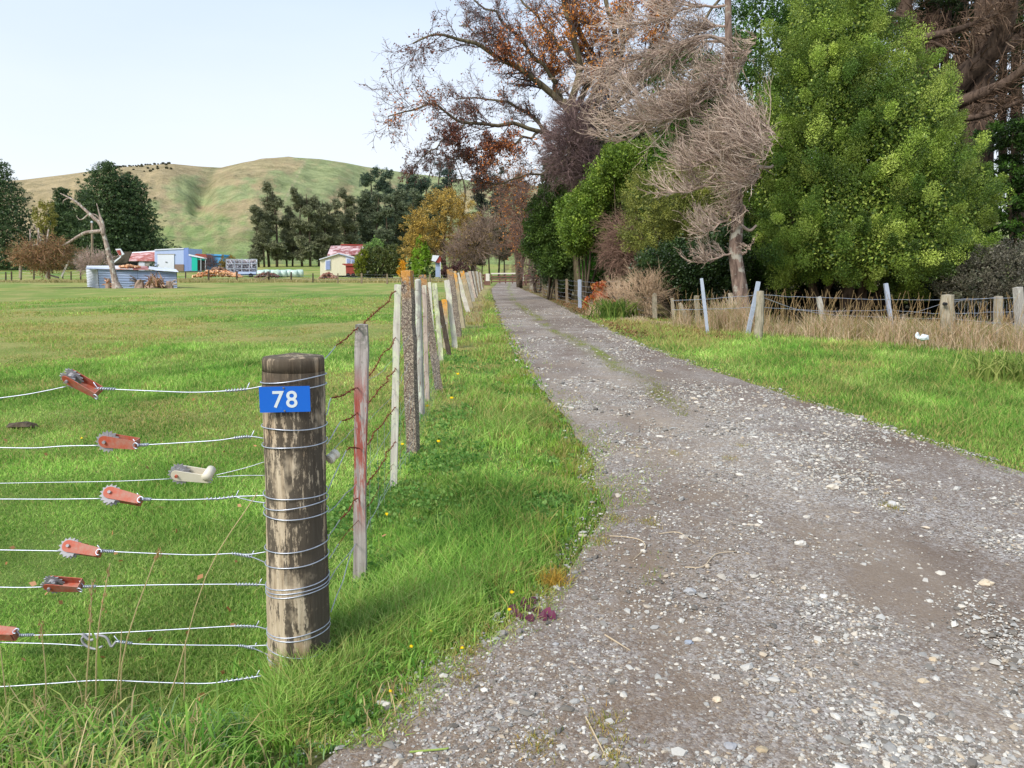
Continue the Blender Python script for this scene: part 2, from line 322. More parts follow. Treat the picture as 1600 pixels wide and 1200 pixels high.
g0_ = m.ramp(m.xyz(p0, 1), [(.5, lin(96, 84, 78)), (.8, lin(176, 172, 170))]); c = m.mix(m.math('MULTIPLY', cover, .75), a, g2_); c = m.mix(m.math('MULTIPLY', m.math('MULTIPLY', cover, m.ramp(m.xyz(p0, 0), [(.4, 0.), (.5, 1.)])), .6), c, g0_); c = m.mix(m.math('MULTIPLY', pick, .8), c, g)
c = m.mix(m.ramp(m.noise(.55, m.co((1, .45, 1)), 5, .65), [(.42, .0), (.58, .5)]), c, lin(98, 82, 70)); sepr = m.math('SUBTRACT', m.xyz(a, 1), m.xyz(a, 0)); c = m.mix(m.ramp(m.math('MULTIPLY', sepr, 45.), [(.05, 0.), (.8, .9)]), c, a)
m.base(c); hh = m.math('ADD', m.math('MULTIPLY', m.math('SUBTRACT', 1., pd), .7), m.math('MULTIPLY', m.math('SUBTRACT', 1., pd2), .4)); m.bump(hh, .7, .005)
rd = grid(MB(), X, Y2, Zr, C).build('gravel_road', m.m, smooth=True, loc=(0, 0, 0)); tag(rd, 'rutted gravel drive running away to the farm gate', 'road', kind='structure')
# ---- hills
HYr = np.concatenate([np.linspace(214, 330, 50)[:-1], np.linspace(330, 1400, 330)]); Ah = np.linspace(-1.25, 1.35, 820)
X = Ah[None] * HYr[:, None]; Y3 = np.repeat(HYr[:, None], len(Ah), 1); Z = gz(X, Y3) - .1
px = 800 + 1200 * Ah[None] * .995 + 0 * Y3; py = 430 - 1200 * (Z - EYE) / Y3
nA = fbm(px / 42, (py + 1) / 22, 81, 5); nB = fbm(px / 12, py / 8, 83, 4)
tan = np.array(lin(178, 152, 120)); grn = np.array(lin(142, 156, 106)); brt = np.array(lin(122, 148, 84)); drk = np.array(lin(112, 112, 78))
tz = np.clip(1.1 * sm(330, 260, px + (py - 280) * 1.6) + sm(.47, .6, nA) * .85 * sm(400, 330, py) + .35 * sm(.5, .7, nB), 0, 1)
C = grn + (brt - grn) * sm(300, 380, py)[..., None]; C = C + (tan - C) * (tz * .85)[..., None]
gy = np.exp(-((px - (352 - (py - 262) * .45)) / (5 + (py - 262) * .10)) ** 2) * sm(318, 300, py); C = C + (drk - C) * (np.clip(gy, 0, 1) * .8)[..., None]
ln = np.exp(-((px - (492 - (py - 250) * .55)) / 1.6) ** 2) * sm(345, 330, py); C = C + (np.array(lin(186, 172, 138)) - C) * (ln * .7)[..., None]
for (x0, y0, x1, y1, w) in ((560, 300, 500, 275, 1.2), (255, 300, 330, 350, 1.2), (250, 352, 420, 330, 1.6), (380, 330, 300, 345, 1.2)):
    t = np.clip(((px - x0) * (x1 - x0) + (py - y0) * (y1 - y0)) / ((x1 - x0) ** 2 + (y1 - y0) ** 2), 0, 1)
    dd = np.hypot(px - x0 - t * (x1 - x0), py - y0 - t * (y1 - y0) + 4 * np.sin(t * 5)); C = C + (np.array(lin(172, 168, 118)) - C) * (np.exp(-(dd / w) ** 2) * .55)[..., None]
m = NT('hill_pasture', .95, .1); a = m.attr(); v = m.co()
c = m.mix(m.ramp(m.noise(.045, m.co((1, 1, 2)), 9, .82), [(.40, 0.), (.60, 1.)]), m.mix(.5, a, lin(90, 92, 58)), m.mix(.2, a, lin(190, 180, 140)))
c = m.mix(m.ramp(m.noise(.35, v, 5, .8), [(.55, 0.), (.72, .45)]), c, lin(98, 98, 62))
m.base(c); m.bump(m.noise(.2, v, 6, .7), 1., 3.)
hl = grid(MB(), X, Y3, Z, C).build('hills', m.m, smooth=True, loc=(0, 0, 0)); tag(hl, 'rolling pasture hills behind the farm', 'hills', kind='structure')

# ================================================================ GRASS
def blades(mb, x, y, h, w, C, lean=.5, z=None, seg=1):
    N = len(x)
    if N == 0: return
    z = gz(x, y) if z is None else z; h = h[:, None]; w = w[:, None] / 2
    a = rng.uniform(0, 2 * math.pi, N); b = np.stack([np.cos(a), np.sin(a), np.zeros(N)], 1); a2 = rng.uniform(0, 2 * math.pi, N)
    d = np.stack([np.cos(a2), np.sin(a2), np.zeros(N)], 1) * (rng.random((N, 1)) ** 1.2 * lean * 1.6) * h; p = np.stack([x, y, z - .004], 1); up = np.array([0, 0, 1.])
    m1 = p + up * h * .5 + d * .22; m2 = p + up * h * .82 + d * .6; tip = p + up * h * .95 + d * 1.05
    if seg == 1:
        V = np.stack([p - b * w, p + b * w, m1 + b * w * .8, m1 - b * w * .8, tip], 1); i = np.arange(N)[:, None] * 5
        mb.add(V.reshape(-1, 3), i + np.array([[0, 1, 2, 3]]), i + np.array([[3, 2, 4]]), np.repeat(C, 5, 0))
    else:
        V = np.stack([p - b * w, p + b * w, m1 + b * w, m1 - b * w, m2 + b * w * .7, m2 - b * w * .7, tip - up * h * .12], 1); i = np.arange(N)[:, None] * 7
        mb.add(V.reshape(-1, 3), np.concatenate([i + np.array([[0, 1, 2, 3]]), i + np.array([[3, 2, 4, 5]])]), i + np.array([[5, 4, 6]]), np.repeat(C, 7, 0))
def sampY(n, y0, y1, p=1.5):                                          # pdf ~ Y^-p
    u = rng.random(n); e = 1 - p; return (y0 ** e + u * (y1 ** e - y0 ** e)) ** (1 / e)
def patch(n, px0, px1, y0, y1, cond, p=1.5):
    Y = sampY(n, y0, y1, p); X = (rng.uniform(px0, px1, n) - 800) / 1200 * Y; k = cond(X, Y); return X[k], Y[k]
FX = lambda y: np.interp(y, [0, 2.8, 6, 10, 30, 60, 100], [-.72, -.77, -.76, -.92, -1.75, -3.0, -3.9])    # the fence line
GP = [lin(90, 134, 52), lin(122, 164, 68), lin(156, 192, 88), lin(198, 214, 126)]; GY = [lin(152, 156, 88), lin(176, 168, 98), lin(196, 180, 118)]
def gcol(x, y, yb=.0, sd_=0):
    n = len(x); k = rng.random(n) * .75 + (fbm(x * .9, y * .7, 91 + sd_, 3) - .35) * .9; c = pal(GP, n, k)
    p = sm(.42, .68, fbm(x * .22 + 7, y * .16, 21, 4)) * sm(4, 12, y) * .6 + .55 * sm(.52, .7, fbm(x * 1.1, y * .6, 27, 4)) * sm(4.5, 12, y) + yb + .06; c = c * (.35 + 1.3 * fbm(x * 1.5 + 9, y * 1.1, 29 + sd_, 3))[:, None]; q = rng.random(n) < p; c[q] = pal(GY, q.sum()); return c
mb = MB()                                                              # paddock: short sward
x, y = patch(430000, -260, 800, 2.2, 60, lambda X, Y: (X < FX(Y) + .02) & (X > -26), 1.45)
k = (y / 4) ** .5; hh = .032 * np.clip(k, .9, 2.1) * rng.uniform(.5, 1.35, len(x)) * (.75 + .9 * sm(.5, .75, fbm(x * .8, y * .6, 33, 3)))
blades(mb, x, y, hh, .0042 * np.clip(y / 3.4, 1, 9) ** .85, gcol(x, y), .9)
o = mb.build('paddock_grass', M['grass'], loc=(0, 0, 0)); tag(o, 'short grazed green grass filling the paddock left of the fence', 'grass', kind='stuff')
mb = MB()                                                              # left verge, between fence and road
def dens(x, y, s): return fbm(x * 1.7, y * 1.3, s, 3)
x, y = patch(210000, 380, 1050, 2.1, 60, lambda X, Y: (X > FX(Y) - .03) & (X < redge(Y, 0) + wob(Y, 31) + .05 + np.where((Y > 3.3), .5, .1) * rng.random(len(X)) ** 2 * sm(.45, .6, dens(X * 1.6, Y * 1.1, 7)) + .12 * (dens(X, Y, 7) - .5)), 1.35); k = rng.random(len(x)) > .85 * sm(.6, .72, fbm(x * 2.3, y * 1.9, 39, 3)); x, y = x[k], y[k]
dr = redge(y, 0) - x; bank = sm(15, 24, y) * sm(.45, .75, dr); kp = rng.random(len(x)) > bank * .72; x, y, dr = x[kp], y[kp], dr[kp]
tall = sm(.42, .62, fbm(x * 1.3, y * .9, 35, 3)) * sm(.02, .3, dr) * sm(1.3, .6, dr)
hh = (.03 + .085 * tall) * np.clip(y / 4, .9, 6) ** .35 * rng.uniform(.5, 1.4, len(x)); C = gcol(x, y, .05 + .35 * np.exp(-np.clip(dr, 0, 5) / .15), 3)
bk = rng.random(len(x)) < sm(15, 24, y) * sm(.45, .75, dr) * .8; C[bk] = pal([lin(150, 128, 86), lin(186, 162, 118)], bk.sum())
blades(mb, x, y, hh, .005 * np.clip(y / 3.4, 1, 9) ** .8, C, .8)
# low broad-leaved weeds, clover and creeping buttercup
x, y = patch(60000, 420, 900, 2.2, 14, lambda X, Y: (X > FX(Y) - .3) & (X < redge(Y, 0) - .02) & (dens(X * 1.9, Y * 1.5, 55) + .25 * (rng.random(len(X)) - .5) > .60), 1.5)
n = len(x); c = np.stack([x, y, gz(x, y) + rng.uniform(.01, .06, n)], 1)
leaves(mb, c, .022 * np.clip(y / 4, 1, 3) ** .7, pal([lin(84, 128, 56), lin(110, 150, 70), lin(146, 178, 98)], n), axis=(0, -.3, .25), spread=.8, asp=.85)
o = mb.build('verge_grass', M['grass'], loc=(0, 0, 0)); tag(o, 'uneven grass and clover verge between the roadside fence and the gravel', 'grass', kind='stuff')
mb = MB()                                                              # rank long grass at the bottom left corner
def tuft(mb, cx, cy, n, h, w, C, sp=.05, lean=.7):
    x = cx + rng.normal(size=n) * sp; y = cy + rng.normal(size=n) * sp; blades(mb, x, y, h * rng.uniform(.45, 1.15, n), w * rng.uniform(.6, 1.3, n), pal(C, n), lean, seg=2)
LG = [lin(92, 142, 52), lin(130, 174, 72), lin(178, 208, 110)]; LB = [lin(104, 140, 88), lin(148, 178, 124)]; DRY = [lin(168, 146, 98), lin(214, 192, 146)]
for i in range(210):
    p = G(rng.uniform(-60, 640) , 1000)
    px_ = rng.uniform(-80, 650); py_ = rng.uniform(1150, 1330) - max(0, (px_ - 420)) * .42; q = G(px_, py_)
    if q[0] > redge(q[1], 0) + .02: continue
    far_ = .6 + .4 * (px_ < 380); tuft(mb, q[0], q[1], int(rng.integers(16, 42)), rng.uniform(.08, .13) * far_ * (1 if px_ < 400 else .62), .0075, [LG, LG, LB][rng.integers(3)], .03, .75)
    if rng.random() < .5: tuft(mb, q[0], q[1], 9, .15 * far_, .005, DRY, .05, .7)
for i in range(75):
    q = G(rng.uniform(-90, 330), rng.uniform(1185, 1340)); tuft(mb, q[0], q[1], int(rng.integers(8, 22)), rng.uniform(.14, .23), .0075, [[lin(120, 160, 62), lin(176, 204, 104)], LG, [lin(150, 168, 84), lin(206, 200, 132)]][rng.integers(3)], .03, .8)
    if i % 2: tuft(mb, q[0], q[1], 5, .22, .004, DRY, .05, .8)
for px_, py_, n_ in ((520, 1075, 60), (560, 1050, 60), (600, 1065, 60), (470, 1092, 50), (640, 1040, 60), (690, 1000, 50), (400, 1080, 50), (540, 1100, 60), (420, 1130, 60)):
    q = G(px_, py_); tuft(mb, q[0], q[1], n_, .11, .006, LG, .06, .9)
# verge tufts along the road edge
for i in range(130):
    Y = sampY(1, 2.9, 24, 1.4)[0]; X_ = redge(Y, 0) - abs(rng.normal()) * .28 - .05
    if X_ > FX(Y) + .1: tuft(mb, X_, Y, 40, rng.uniform(.06, .13), .005 * max(1, Y / 4), [[lin(112, 150, 40), lin(160, 188, 76)], LG, [lin(150, 150, 74), lin(180, 168, 104)]][rng.integers(3)], .06 * max(1, Y / 6), .8)
# seed-head stalks rising in front of the bottom wires
def stalk(mb, pts, r, C, head=None):
    pts = [np.array(p, float) for p in pts]; sweep(mb, pts, [r, r * .9] + [r * .6] * (len(pts) - 2), 4, C, sub=4)
    if head:
        n = 46; t = rng.random(n); a, b = pts[-2], pts[-1]; c = b + (a - b) * (t[:, None] * head); leaves(mb, c + rng.normal(size=(n, 3)) * .006, .013, pal([lin(150, 112, 78), lin(196, 164, 120)], n), axis=unit(b - a), spread=.4, asp=.3)
YS = 2.35
for pts, hd in (([(285, 1200), (288, 1080), (290, 1000), (270, 985)][:3], .0), ([(165, 1200), (185, 1060), (190, 985)], 0), ([(180, 1210), (260, 1100), (322, 900), (402, 770)], .0), ([(150, 1150), (152, 1000), (172, 880)], .8), ([(130, 1150), (140, 990), (144, 905)], .9),
                ([(60, 1200), (72, 1080), (64, 975)], .2), ([(20, 1200), (8, 1080), (0, 1010)], 0), ([(120, 1200), (128, 1090), (104, 1040)], 0), ([(200, 1200), (190, 1040), (240, 880), (250, 862)], .6), ([(100, 1200), (40, 1110), (12, 1068)], 0)):
    stalk(mb, [P(a, b, YS) for a, b in pts], .0026, lin(214, 198, 152), hd)
def wide(mb, pts, w, C):
    pts = np.array([P(a, b, YS + .02 * i) for i, (a, b) in enumerate(pts)]); K = len(pts); q = np.linspace(0, K - 1, 12); pts = np.array([np.interp(q, range(K), pts[:, i]) for i in range(3)]).T
    ww = (w * np.sin(np.linspace(.35, math.pi, 12)))[:, None]; s_ = np.array((.8, .6, 0)); V = np.stack([pts - s_ * ww, pts + s_ * ww], 1).reshape(-1, 3); i = np.arange(11)[:, None] * 2
    mb.add(V, i + np.array([[0, 1, 3, 2]]), C=C)
wide(mb, [(165, 1180), (160, 1080), (152, 1010), (128, 940)], .006, lin(140, 172, 72)); wide(mb, [(300, 1190), (318, 1110), (340, 1060), (372, 1045)], .005, lin(150, 180, 84))
wide(mb, [(230, 1180), (200, 1110), (176, 1060)], .005, lin(112, 152, 72)); wide(mb, [(385, 1180), (430, 1110), (470, 1090)], .005, lin(112, 152, 62)); wide(mb, [(60, 1190), (90, 1120), (110, 1100)], .005, lin(120, 150, 70))
o = mb.build('long_grass', M['grass'], loc=(0, 0, 0)); tag(o, 'rank tufts of long grass with dry stalks along the near verge', 'grass', kind='stuff')
mb = MB()                                                              # right verge
FR = lambda y: np.interp(y, [8, 12, 14.6, 18.7, 24, 32, 56, 100], [10, 9.6, 8.8, 6.2, 4.9, 2.9, 2.4, 1.2])
x, y = patch(230000, 850, 1950, 4.0, 34, lambda X, Y: (X > redge(Y, 1) + wob(Y, 47) - .06 - .25 * (dens(X, Y, 9) - .5)) & (X < 6.5 + (18.5 - Y) * .62 + 1.5) & ((Y < 27) | (X < 2.4)), 1.3)
dr = x - redge(y, 1); hh = (.03 + .05 * sm(.1, .9, dr) * (.5 + dens(x, y, 13))) * np.clip(y / 6, .9, 3) ** .4 * rng.uniform(.5, 1.4, len(x))
blades(mb, x, y, hh, .0052 * np.clip(y / 4, 1, 9) ** .8, gcol(x, y, .12 + .4 * np.exp(-np.clip(dr, 0, 5) / .25), 5), .8)
o = mb.build('roadside_grass', M['grass'], loc=(0, 0, 0)); tag(o, 'bright green mown grass strip right of the gravel drive', 'grass', kind='stuff')
mb = MB()                                                              # centre strip and scattered weeds on the road
x, y = patch(160000, 780, 1080, 7.5, 90, lambda X, Y: (strip_d(X, Y) < .95 * rng.random(len(X)) ** .7 + .1) & (road_w(X, Y) > .1) & (fbm(X * 1.2, Y * .35, 61, 3) > .33), 1.1)
C = pal([lin(104, 118, 48), lin(140, 148, 64), lin(168, 150, 88)], len(x)); blades(mb, x, y, .03 * rng.uniform(.4, 1.4, len(x)) * np.clip(y / 12, 1, 2.5) ** .5, .006 * np.clip(y / 5, 1, 8), C, 1.)
for px_, py_ in ((865, 905), (850, 930), (905, 700), (890, 725), (930, 770), (940, 850), (965, 815), (735, 1020), (945, 1140), (960, 1185), (1015, 820), (1140, 720), (1390, 795), (730, 1065), (840, 1172), (1055, 712), (870, 660), (1160, 700)):
    q = G(px_, py_); n = 160; xx = q[0] + rng.normal(size=n) * .035; yy = q[1] + rng.normal(size=n) * .05; blades(mb, xx, yy, rng.uniform(.008, .03, n), np.full(n, .004), pal([lin(120, 132, 50), lin(176, 168, 96), lin(190, 150, 84)], n), 1., z=gz(xx, yy) + .012)
o = mb.build('drive_weeds', M['grass'], loc=(0, 0, 0)); tag(o, 'sparse moss and weeds growing between the wheel tracks', 'weeds', kind='stuff')
mb = MB()                                                              # tall dry grass along the right fence
DG = [lin(190, 160, 126), lin(226, 198, 164), lin(240, 220, 192), lin(160, 132, 102)]
n = 46000; px_ = rng.uniform(925, 1900, n); yb = np.interp(px_, [925, 1000, 1100, 1187, 1300, 1480, 1600, 1900], [27, 22.5, 19.8, 18.3, 16.8, 14.6, 13.7, 11.2]); cl = fbm(px_ / 26, 0 * px_, 101, 2)
Y = yb + .15 + rng.normal(size=n) * .32; X_ = (px_ - 800) / 1200 * Y; X_ += (rng.normal(size=n) * .12)
hh = (.10 + .72 * sm(.4, .62, cl) * rng.random(n) ** .6) * rng.uniform(.4, 1.15, n) * np.where((px_ < 1200) & (px_ > 940), 1.4, 1) * np.clip(1 - np.abs(Y - yb) * .55, .25, 1); cc = pal(DG, n)
gq = rng.random(n) < .22; cc[gq] = pal([lin(110, 124, 60), lin(150, 160, 84)], gq.sum()); blades(mb, X_, Y, hh, np.full(n, .0068), cc, .85, seg=2)
for i in range(420):                                                   # plumed seed stalks
    px_ = rng.uniform(1050, 1620); Yb = np.interp(px_, [1050, 1187, 1300, 1480, 1620], [21, 18.5, 17, 14.8, 13.8]) + rng.normal() * .3; X_ = (px_ - 800) / 1200 * Yb; z0 = float(gz(X_, Yb)); h_ = rng.uniform(.45, 1.1); lx = rng.normal() * .22
    stalk(mb, [(X_, Yb, z0), (X_ + lx * .3, Yb, z0 + h_ * .6), (X_ + lx * .8, Yb, z0 + h_)], .004, lin(186, 162, 118), .6)
o = mb.build('dry_grass', M['grass'], loc=(0, 0, 0)); tag(o, 'tall straw coloured dead grass along the foot of the right hand fence', 'dry grass', kind='stuff')
mb = MB()                                                              # rough pale grass below the far fence and around the yard
n = 26000; px_ = rng.uniform(-60, 745, n); Y = 104 + rng.uniform(0, 9, n) ** 1 ; X_ = (px_ - 800) / 1200 * Y; cc = pal([lin(140, 140, 80), lin(178, 166, 112), lin(204, 186, 140)], n)
blades(mb, X_, Y, rng.uniform(.2, .75, n) * (.3 + .9 * fbm(px_ / 30, Y / 3, 111, 2)) * np.where((px_ < 85), .55, 1), np.full(n, .09), cc, .6)
o = mb.build('rough_grass', M['grass'], loc=(0, 0, 0)); tag(o, 'pale rough grass under the far paddock fence', 'grass', kind='stuff')
mb = MB()                                                              # leaf litter under the roadside trees
x, y = patch(26000, 800, 1250, 17, 70, lambda X, Y: (X > redge(Y, 1) + .05 + rng.random(len(X)) * .4) & (X < redge(Y, 1) + 2.6), 1.1)
c = np.stack([x, y, gz(x, y) + .02 + rng.random(len(x)) * .03], 1); leaves(mb, c, .08, pal([lin(104, 70, 48), lin(150, 108, 74), lin(92, 84, 52)], len(x)), axis=(0, -.4, .3), spread=.8, asp=.6)
o = mb.build('leaf_litter', M['leaf'], loc=(0, 0, 0)); tag(o, 'brown fallen leaves along the right edge of the drive under the trees', 'leaf litter', kind='stuff')

# ================================================================ GRAVEL
ph = (1 + 5 ** .5) / 2; ICO = unit(np.array([(-1, ph, 0), (1, ph, 0), (-1, -ph, 0), (1, -ph, 0), (0, -1, ph), (0, 1, ph), (0, -1, -ph), (0, 1, -ph), (ph, 0, -1), (ph, 0, 1), (-ph, 0, -1), (-ph, 0, 1)], float))
IT = np.array([(0, 11, 5), (0, 5, 1), (0, 1, 7), (0, 7, 10), (0, 10, 11), (1, 5, 9), (5, 11, 4), (11, 10, 2), (10, 7, 6), (7, 1, 8), (3, 9, 4), (3, 4, 2), (3, 2, 6), (3, 6, 8), (3, 8, 9), (4, 9, 5), (2, 4, 11), (6, 2, 10), (8, 6, 7), (9, 8, 1)])
def stones(mb, x, y, r, C, z0=.012, sq=.55):
    N = len(x); V = np.repeat(ICO[None], N, 0) * (1 + .28 * rng.normal(size=(N, 12, 1)).clip(-1.2, 1.2)) * rng.uniform(.7, 1.3, (N, 1, 3)); a = rng.uniform(0, 6.28, N); ca, sa = np.cos(a)[:, None], np.sin(a)[:, None]
    V = V * np.array([1.15, .8, sq]); V = np.stack([V[..., 0] * ca - V[..., 1] * sa, V[..., 0] * sa + V[..., 1] * ca, V[..., 2]], -1) * r[:, None, None]
    V = V + np.stack([x, y, gz(x, y) + z0 + .0005 * y + r * sq * .35], -1)[:, None]; mb.add(V.reshape(-1, 3), T=(np.arange(N)[:, None, None] * 12 + IT[None]).reshape(-1, 3), C=np.repeat(C, 12, 0))
SC = [lin(98, 92, 84), lin(134, 129, 121), lin(162, 159, 153), lin(188, 185, 177), lin(204, 198, 186), lin(178, 160, 134)]
m = NT('stone', .85, .3); m.base(m.mix(m.noise(60), m.mix(.35, m.attr(), (.1, .09, .08)), m.attr())); m.bump(m.noise(150), .4, .003); M['stone'] = m.m
mb = MB(); x, y = patch(300000, 300, 1900, 2.0, 34, lambda X, Y: (road_w(X, Y) > -.12), 1.25)
pt = fbm(x * .9, y * .55, 201, 4) * .7 + .3 * fbm(x * 3, y * 2.2, 203, 3); left = sm(1.7, .5, x - redge(y, 0)); k = rng.random(len(x)) < (sm(.40, .6, pt) * .95 + .05) * (1 - .8 * left * sm(8, 4.5, y)); x, y = x[k], y[k]
x2 = strip_d(x, y); k = (x2 > 1.) | (y < 8) | (rng.random(len(x)) < .3); x, y = x[k], y[k]
r = (.0034 + .0060 * rng.random(len(x)) ** 3 + .015 * (rng.random(len(x)) < .035) * rng.random(len(x))) * np.clip(y / 3.2, .95, 6) ** .48; stones(mb, x, y, r, pal(SC, len(x), jit=.14))
o = mb.build('gravel', M['stone'], loc=(0, 0, 0)); tag(o, 'loose grey and cream chips scattered over the drive', 'gravel', kind='stuff')
for i, (a, b, w, lb) in enumerate(((1301, 764, 15, 'rounded cream stone at the middle of the drive, farthest of the big ones'), (1393, 790, 13, 'pale stone right of the farthest big stone'), (1250, 852, 13, 'off white pebble in the bare dirt of the middle drive'), (1540, 915, 18, 'large cream stone near the right edge of the photograph'), (1286, 935, 11, 'small flat white pebble in the middle of the dark dirt'),
                                   (1120, 1098, 14, 'round cream pebble on the gravel below the grey band'), (1442, 1070, 15, 'buff stone with a smooth top on dark dirt, lower right'), (1457, 1035, 11, 'small buff stone just behind the smooth buff one'), (1079, 928, 17, 'flat grey stone on the brown fines of the near drive'), (1140, 1172, 18, 'grey stone at the bottom of the drive'),
                                   (1076, 1008, 12, 'lone blue grey stone left of the grey gravel band'), (757, 1083, 10, 'white pebble close to the bottom of the grass verge'), (1190, 1178, 16, 'tan wedge stone beside the grey stone at the bottom'), (868, 1010, 9, 'chip of grey stone near the purple leaved weed'))):
    q = G(a, b + 3); mb = MB(); r_ = w / 2 / 1200 * q[1] * 1.15; V = []
    # a subdivided stone
    vs = [v for v in ICO]; ts = []; cache = {}
    def midp(p, q2):
        kk = (min(p, q2), max(p, q2))
        if kk not in cache: cache[kk] = len(vs); vs.append(unit((vs[p] + vs[q2]) / 2))
        return cache[kk]
    for t in IT:
        a1, b1, c1_ = midp(t[0], t[1]), midp(t[1], t[2]), midp(t[2], t[0]); ts += [(t[0], a1, c1_), (t[1], b1, a1), (t[2], c1_, b1), (a1, b1, c1_)]
    vv = np.array(vs); vv = vv * (1 + .16 * rng.normal(size=(len(vv), 1)).clip(-1.4, 1.4)) * (1.1, .85, .62) * r_; q[2] += .012 + r_ * .3
    mb.add(vv + q, T=ts, C=lin(*[(206, 196, 178), (196, 194, 190), (212, 206, 194), (208, 192, 166), (216, 212, 206), (212, 194, 168), (196, 178, 150), (196, 176, 146), (170, 170, 170), (158, 158, 160), (150, 158, 170), (222, 216, 206), (178, 160, 130), (168, 168, 168)][i]))
    o = mb.build('stone', M['stone'], loc=q, smooth=False); tag(o, lb, 'stone', 'big stones lying on the drive')
# ================================================================ FENCE MATERIALS
m = NT('weathered_post_wood', .88, .2); v = m.co((9, 9, .75)); vf = m.co((22, 22, 1.4)); v1 = m.co((1, 1, .7))
st = m.noise(1.7, v, 6, .7, .3); fi = m.noise(3, vf, 5, .7); blot = m.noise(5.5, v1, 5, .62)
c = m.mix(m.ramp(fi, [(.3, 0.), (.7, 1.)]), lin(142, 124, 100), lin(206, 190, 164)); c = m.mix(m.ramp(m.noise(3.2, v1, 4), [(.5, 0.), (.68, .55)]), c, lin(152, 108, 64))
c = m.mix(m.ramp(m.noise(2.6, v1, 3), [(.58, 0.), (.68, .4)]), c, lin(104, 100, 60))
blk = m.math('MULTIPLY', m.ramp(m.math('ADD', st, m.math('MULTIPLY', m.math('SUBTRACT', m.noise(9, m.co((6, 6, 2.2)), 5, .8), .5), .55)), [(.46, 0.), (.52, 1.)]), m.ramp(blot, [(.34, 0.), (.46, 1.)]))
gzv = m.xyz(m.co((1, 1, 1), 'Generated'), 2); topd = m.ramp(gzv, [(.80, 0.), (.9, 1.)]); blk = m.math('MAXIMUM', blk, m.math('MULTIPLY', topd, m.ramp(m.noise(2.2, v, 5, .7), [(.36, 0.), (.5, .95)])))
c = m.mix(m.math('MULTIPLY', blk, .88), c, lin(56, 50, 43)); m.base(c); m.bump(m.math('ADD', st, fi), .6, .008); M['post78'] = m.m
m = NT('wire_galvanised', .45, .5, .75); m.base(m.mix(m.noise(40), lin(150, 156, 168), lin(214, 218, 228))); M['wire'] = m.m
m = NT('wire_rusty', .9, .2); m.base(m.mix(m.noise(70), lin(72, 36, 26), lin(136, 74, 48))); M['rust'] = m.m
def postmat(name, c1, c2, patch_=None, pc=(.5, .6), orange=False, red=False, agg=False):
    m = NT(name, .9, .15); v = m.co((26, 26, 1.6)); f = m.noise(2.5, v, 5, .7)
    if agg:
        c = m.mix(m.ramp(m.noise(9), [(.35, 0.), (.65, 1.)]), c1, tuple(k * 1.3 for k in c1)); sp = m.vor(150, None, 'Color'); c = m.mix(m.ramp(m.xyz(sp, 0), [(.5, 0.), (.8, .85)]), c, m.mix(m.xyz(sp, 1), c2, lin(196, 182, 160)))
        c = m.mix(m.ramp(m.xyz(m.vor(90), 1), [(.7, 0.), (.85, .6)]), c, lin(50, 42, 38)); m.bump(m.vor(150, None, 'Distance'), .7, .005)
    else: c = m.mix(m.ramp(f, [(.3, 0.), (.68, 1.)]), c1, c2); m.bump(f, .6, .006)
    if patch_: c = m.mix(m.ramp(m.noise(7, m.co((1, 1, .6)), 5, .7), [(pc[0], 0.), (pc[1], 1.)]), c, patch_)
    c = m.mix(m.ramp(m.noise(38, None, 4, .7), [(.62, 0.), (.68, .7)]), c, lin(112, 112, 98))
    gz_ = m.xyz(m.co((1, 1, 1), 'Generated'), 2)
    if red:
        msk = m.math('MULTIPLY', m.ramp(gz_, [(.22, 0.), (.36, 1.), (.72, 1.), (.86, 0.)]), m.ramp(m.noise(2.6, m.co((13, 13, 1.4)), 6, .72), [(.44, 0.), (.5, 1.)])); c = m.mix(m.math('MULTIPLY', msk, .85), c, lin(152, 66, 50))
        c = m.mix(m.math('MULTIPLY', m.ramp(gz_, [(.88, 0.), (.96, 1.)]), m.ramp(m.noise(55, None, 3), [(.4, 0.), (.55, .8)])), c, lin(98, 100, 88))
    if orange: c = m.mix(m.math('MULTIPLY', m.ramp(gz_, orange), m.ramp(m.noise(16, m.co((1, 1, .6)), 5, .7), [(.44, 0.), (.52, 1.)])), c, m.mix(m.noise(60), lin(196, 118, 22), lin(238, 172, 46)))
    m.base(c); return m.m
M['redpost'] = postmat('red_painted_wood', lin(128, 116, 112), lin(186, 178, 172), red=True)
M['whitepost'] = postmat('white_lichened_wood', lin(164, 156, 144), lin(214, 208, 196), lin(204, 206, 178), (.5, .62))
M['greypost'] = postmat('grey_wood', lin(120, 114, 106), lin(190, 186, 178), lin(198, 202, 184), (.55, .66))
M['pinkpost'] = postmat('pinkish_grey_wood', lin(140, 122, 112), lin(196, 180, 168), lin(206, 208, 186), (.56, .68))
M['greenpost'] = postmat('lichen_green_wood', lin(136, 132, 116), lin(188, 186, 164), lin(198, 204, 160), (.48, .6))
M['concrete'] = postmat('aggregate_concrete', lin(104, 92, 84), lin(162, 148, 132), agg=True)
M['concrete_orange'] = postmat('lichened_concrete', lin(104, 92, 84), lin(162, 148, 132), agg=True, orange=[(.84, 0.), (1., .62)])
M['wood_orange'] = postmat('orange_lichened_wood', lin(130, 118, 98), lin(180, 168, 140), orange=[(.62, 0.), (.95, .8)])
M['darkpost'] = postmat('dark_wood', lin(52, 44, 38), lin(92, 80, 70)); M['brownpost'] = postmat('brown_wood', lin(96, 82, 66), lin(150, 134, 112))
M['tanpost'] = postmat('tan_wood', lin(118, 108, 92), lin(178, 168, 148), lin(108, 108, 84), (.54, .66))
M['steelpost'] = flat('galvanised_steel', lin(176, 184, 200), .5, .5, .35, 20, .12)
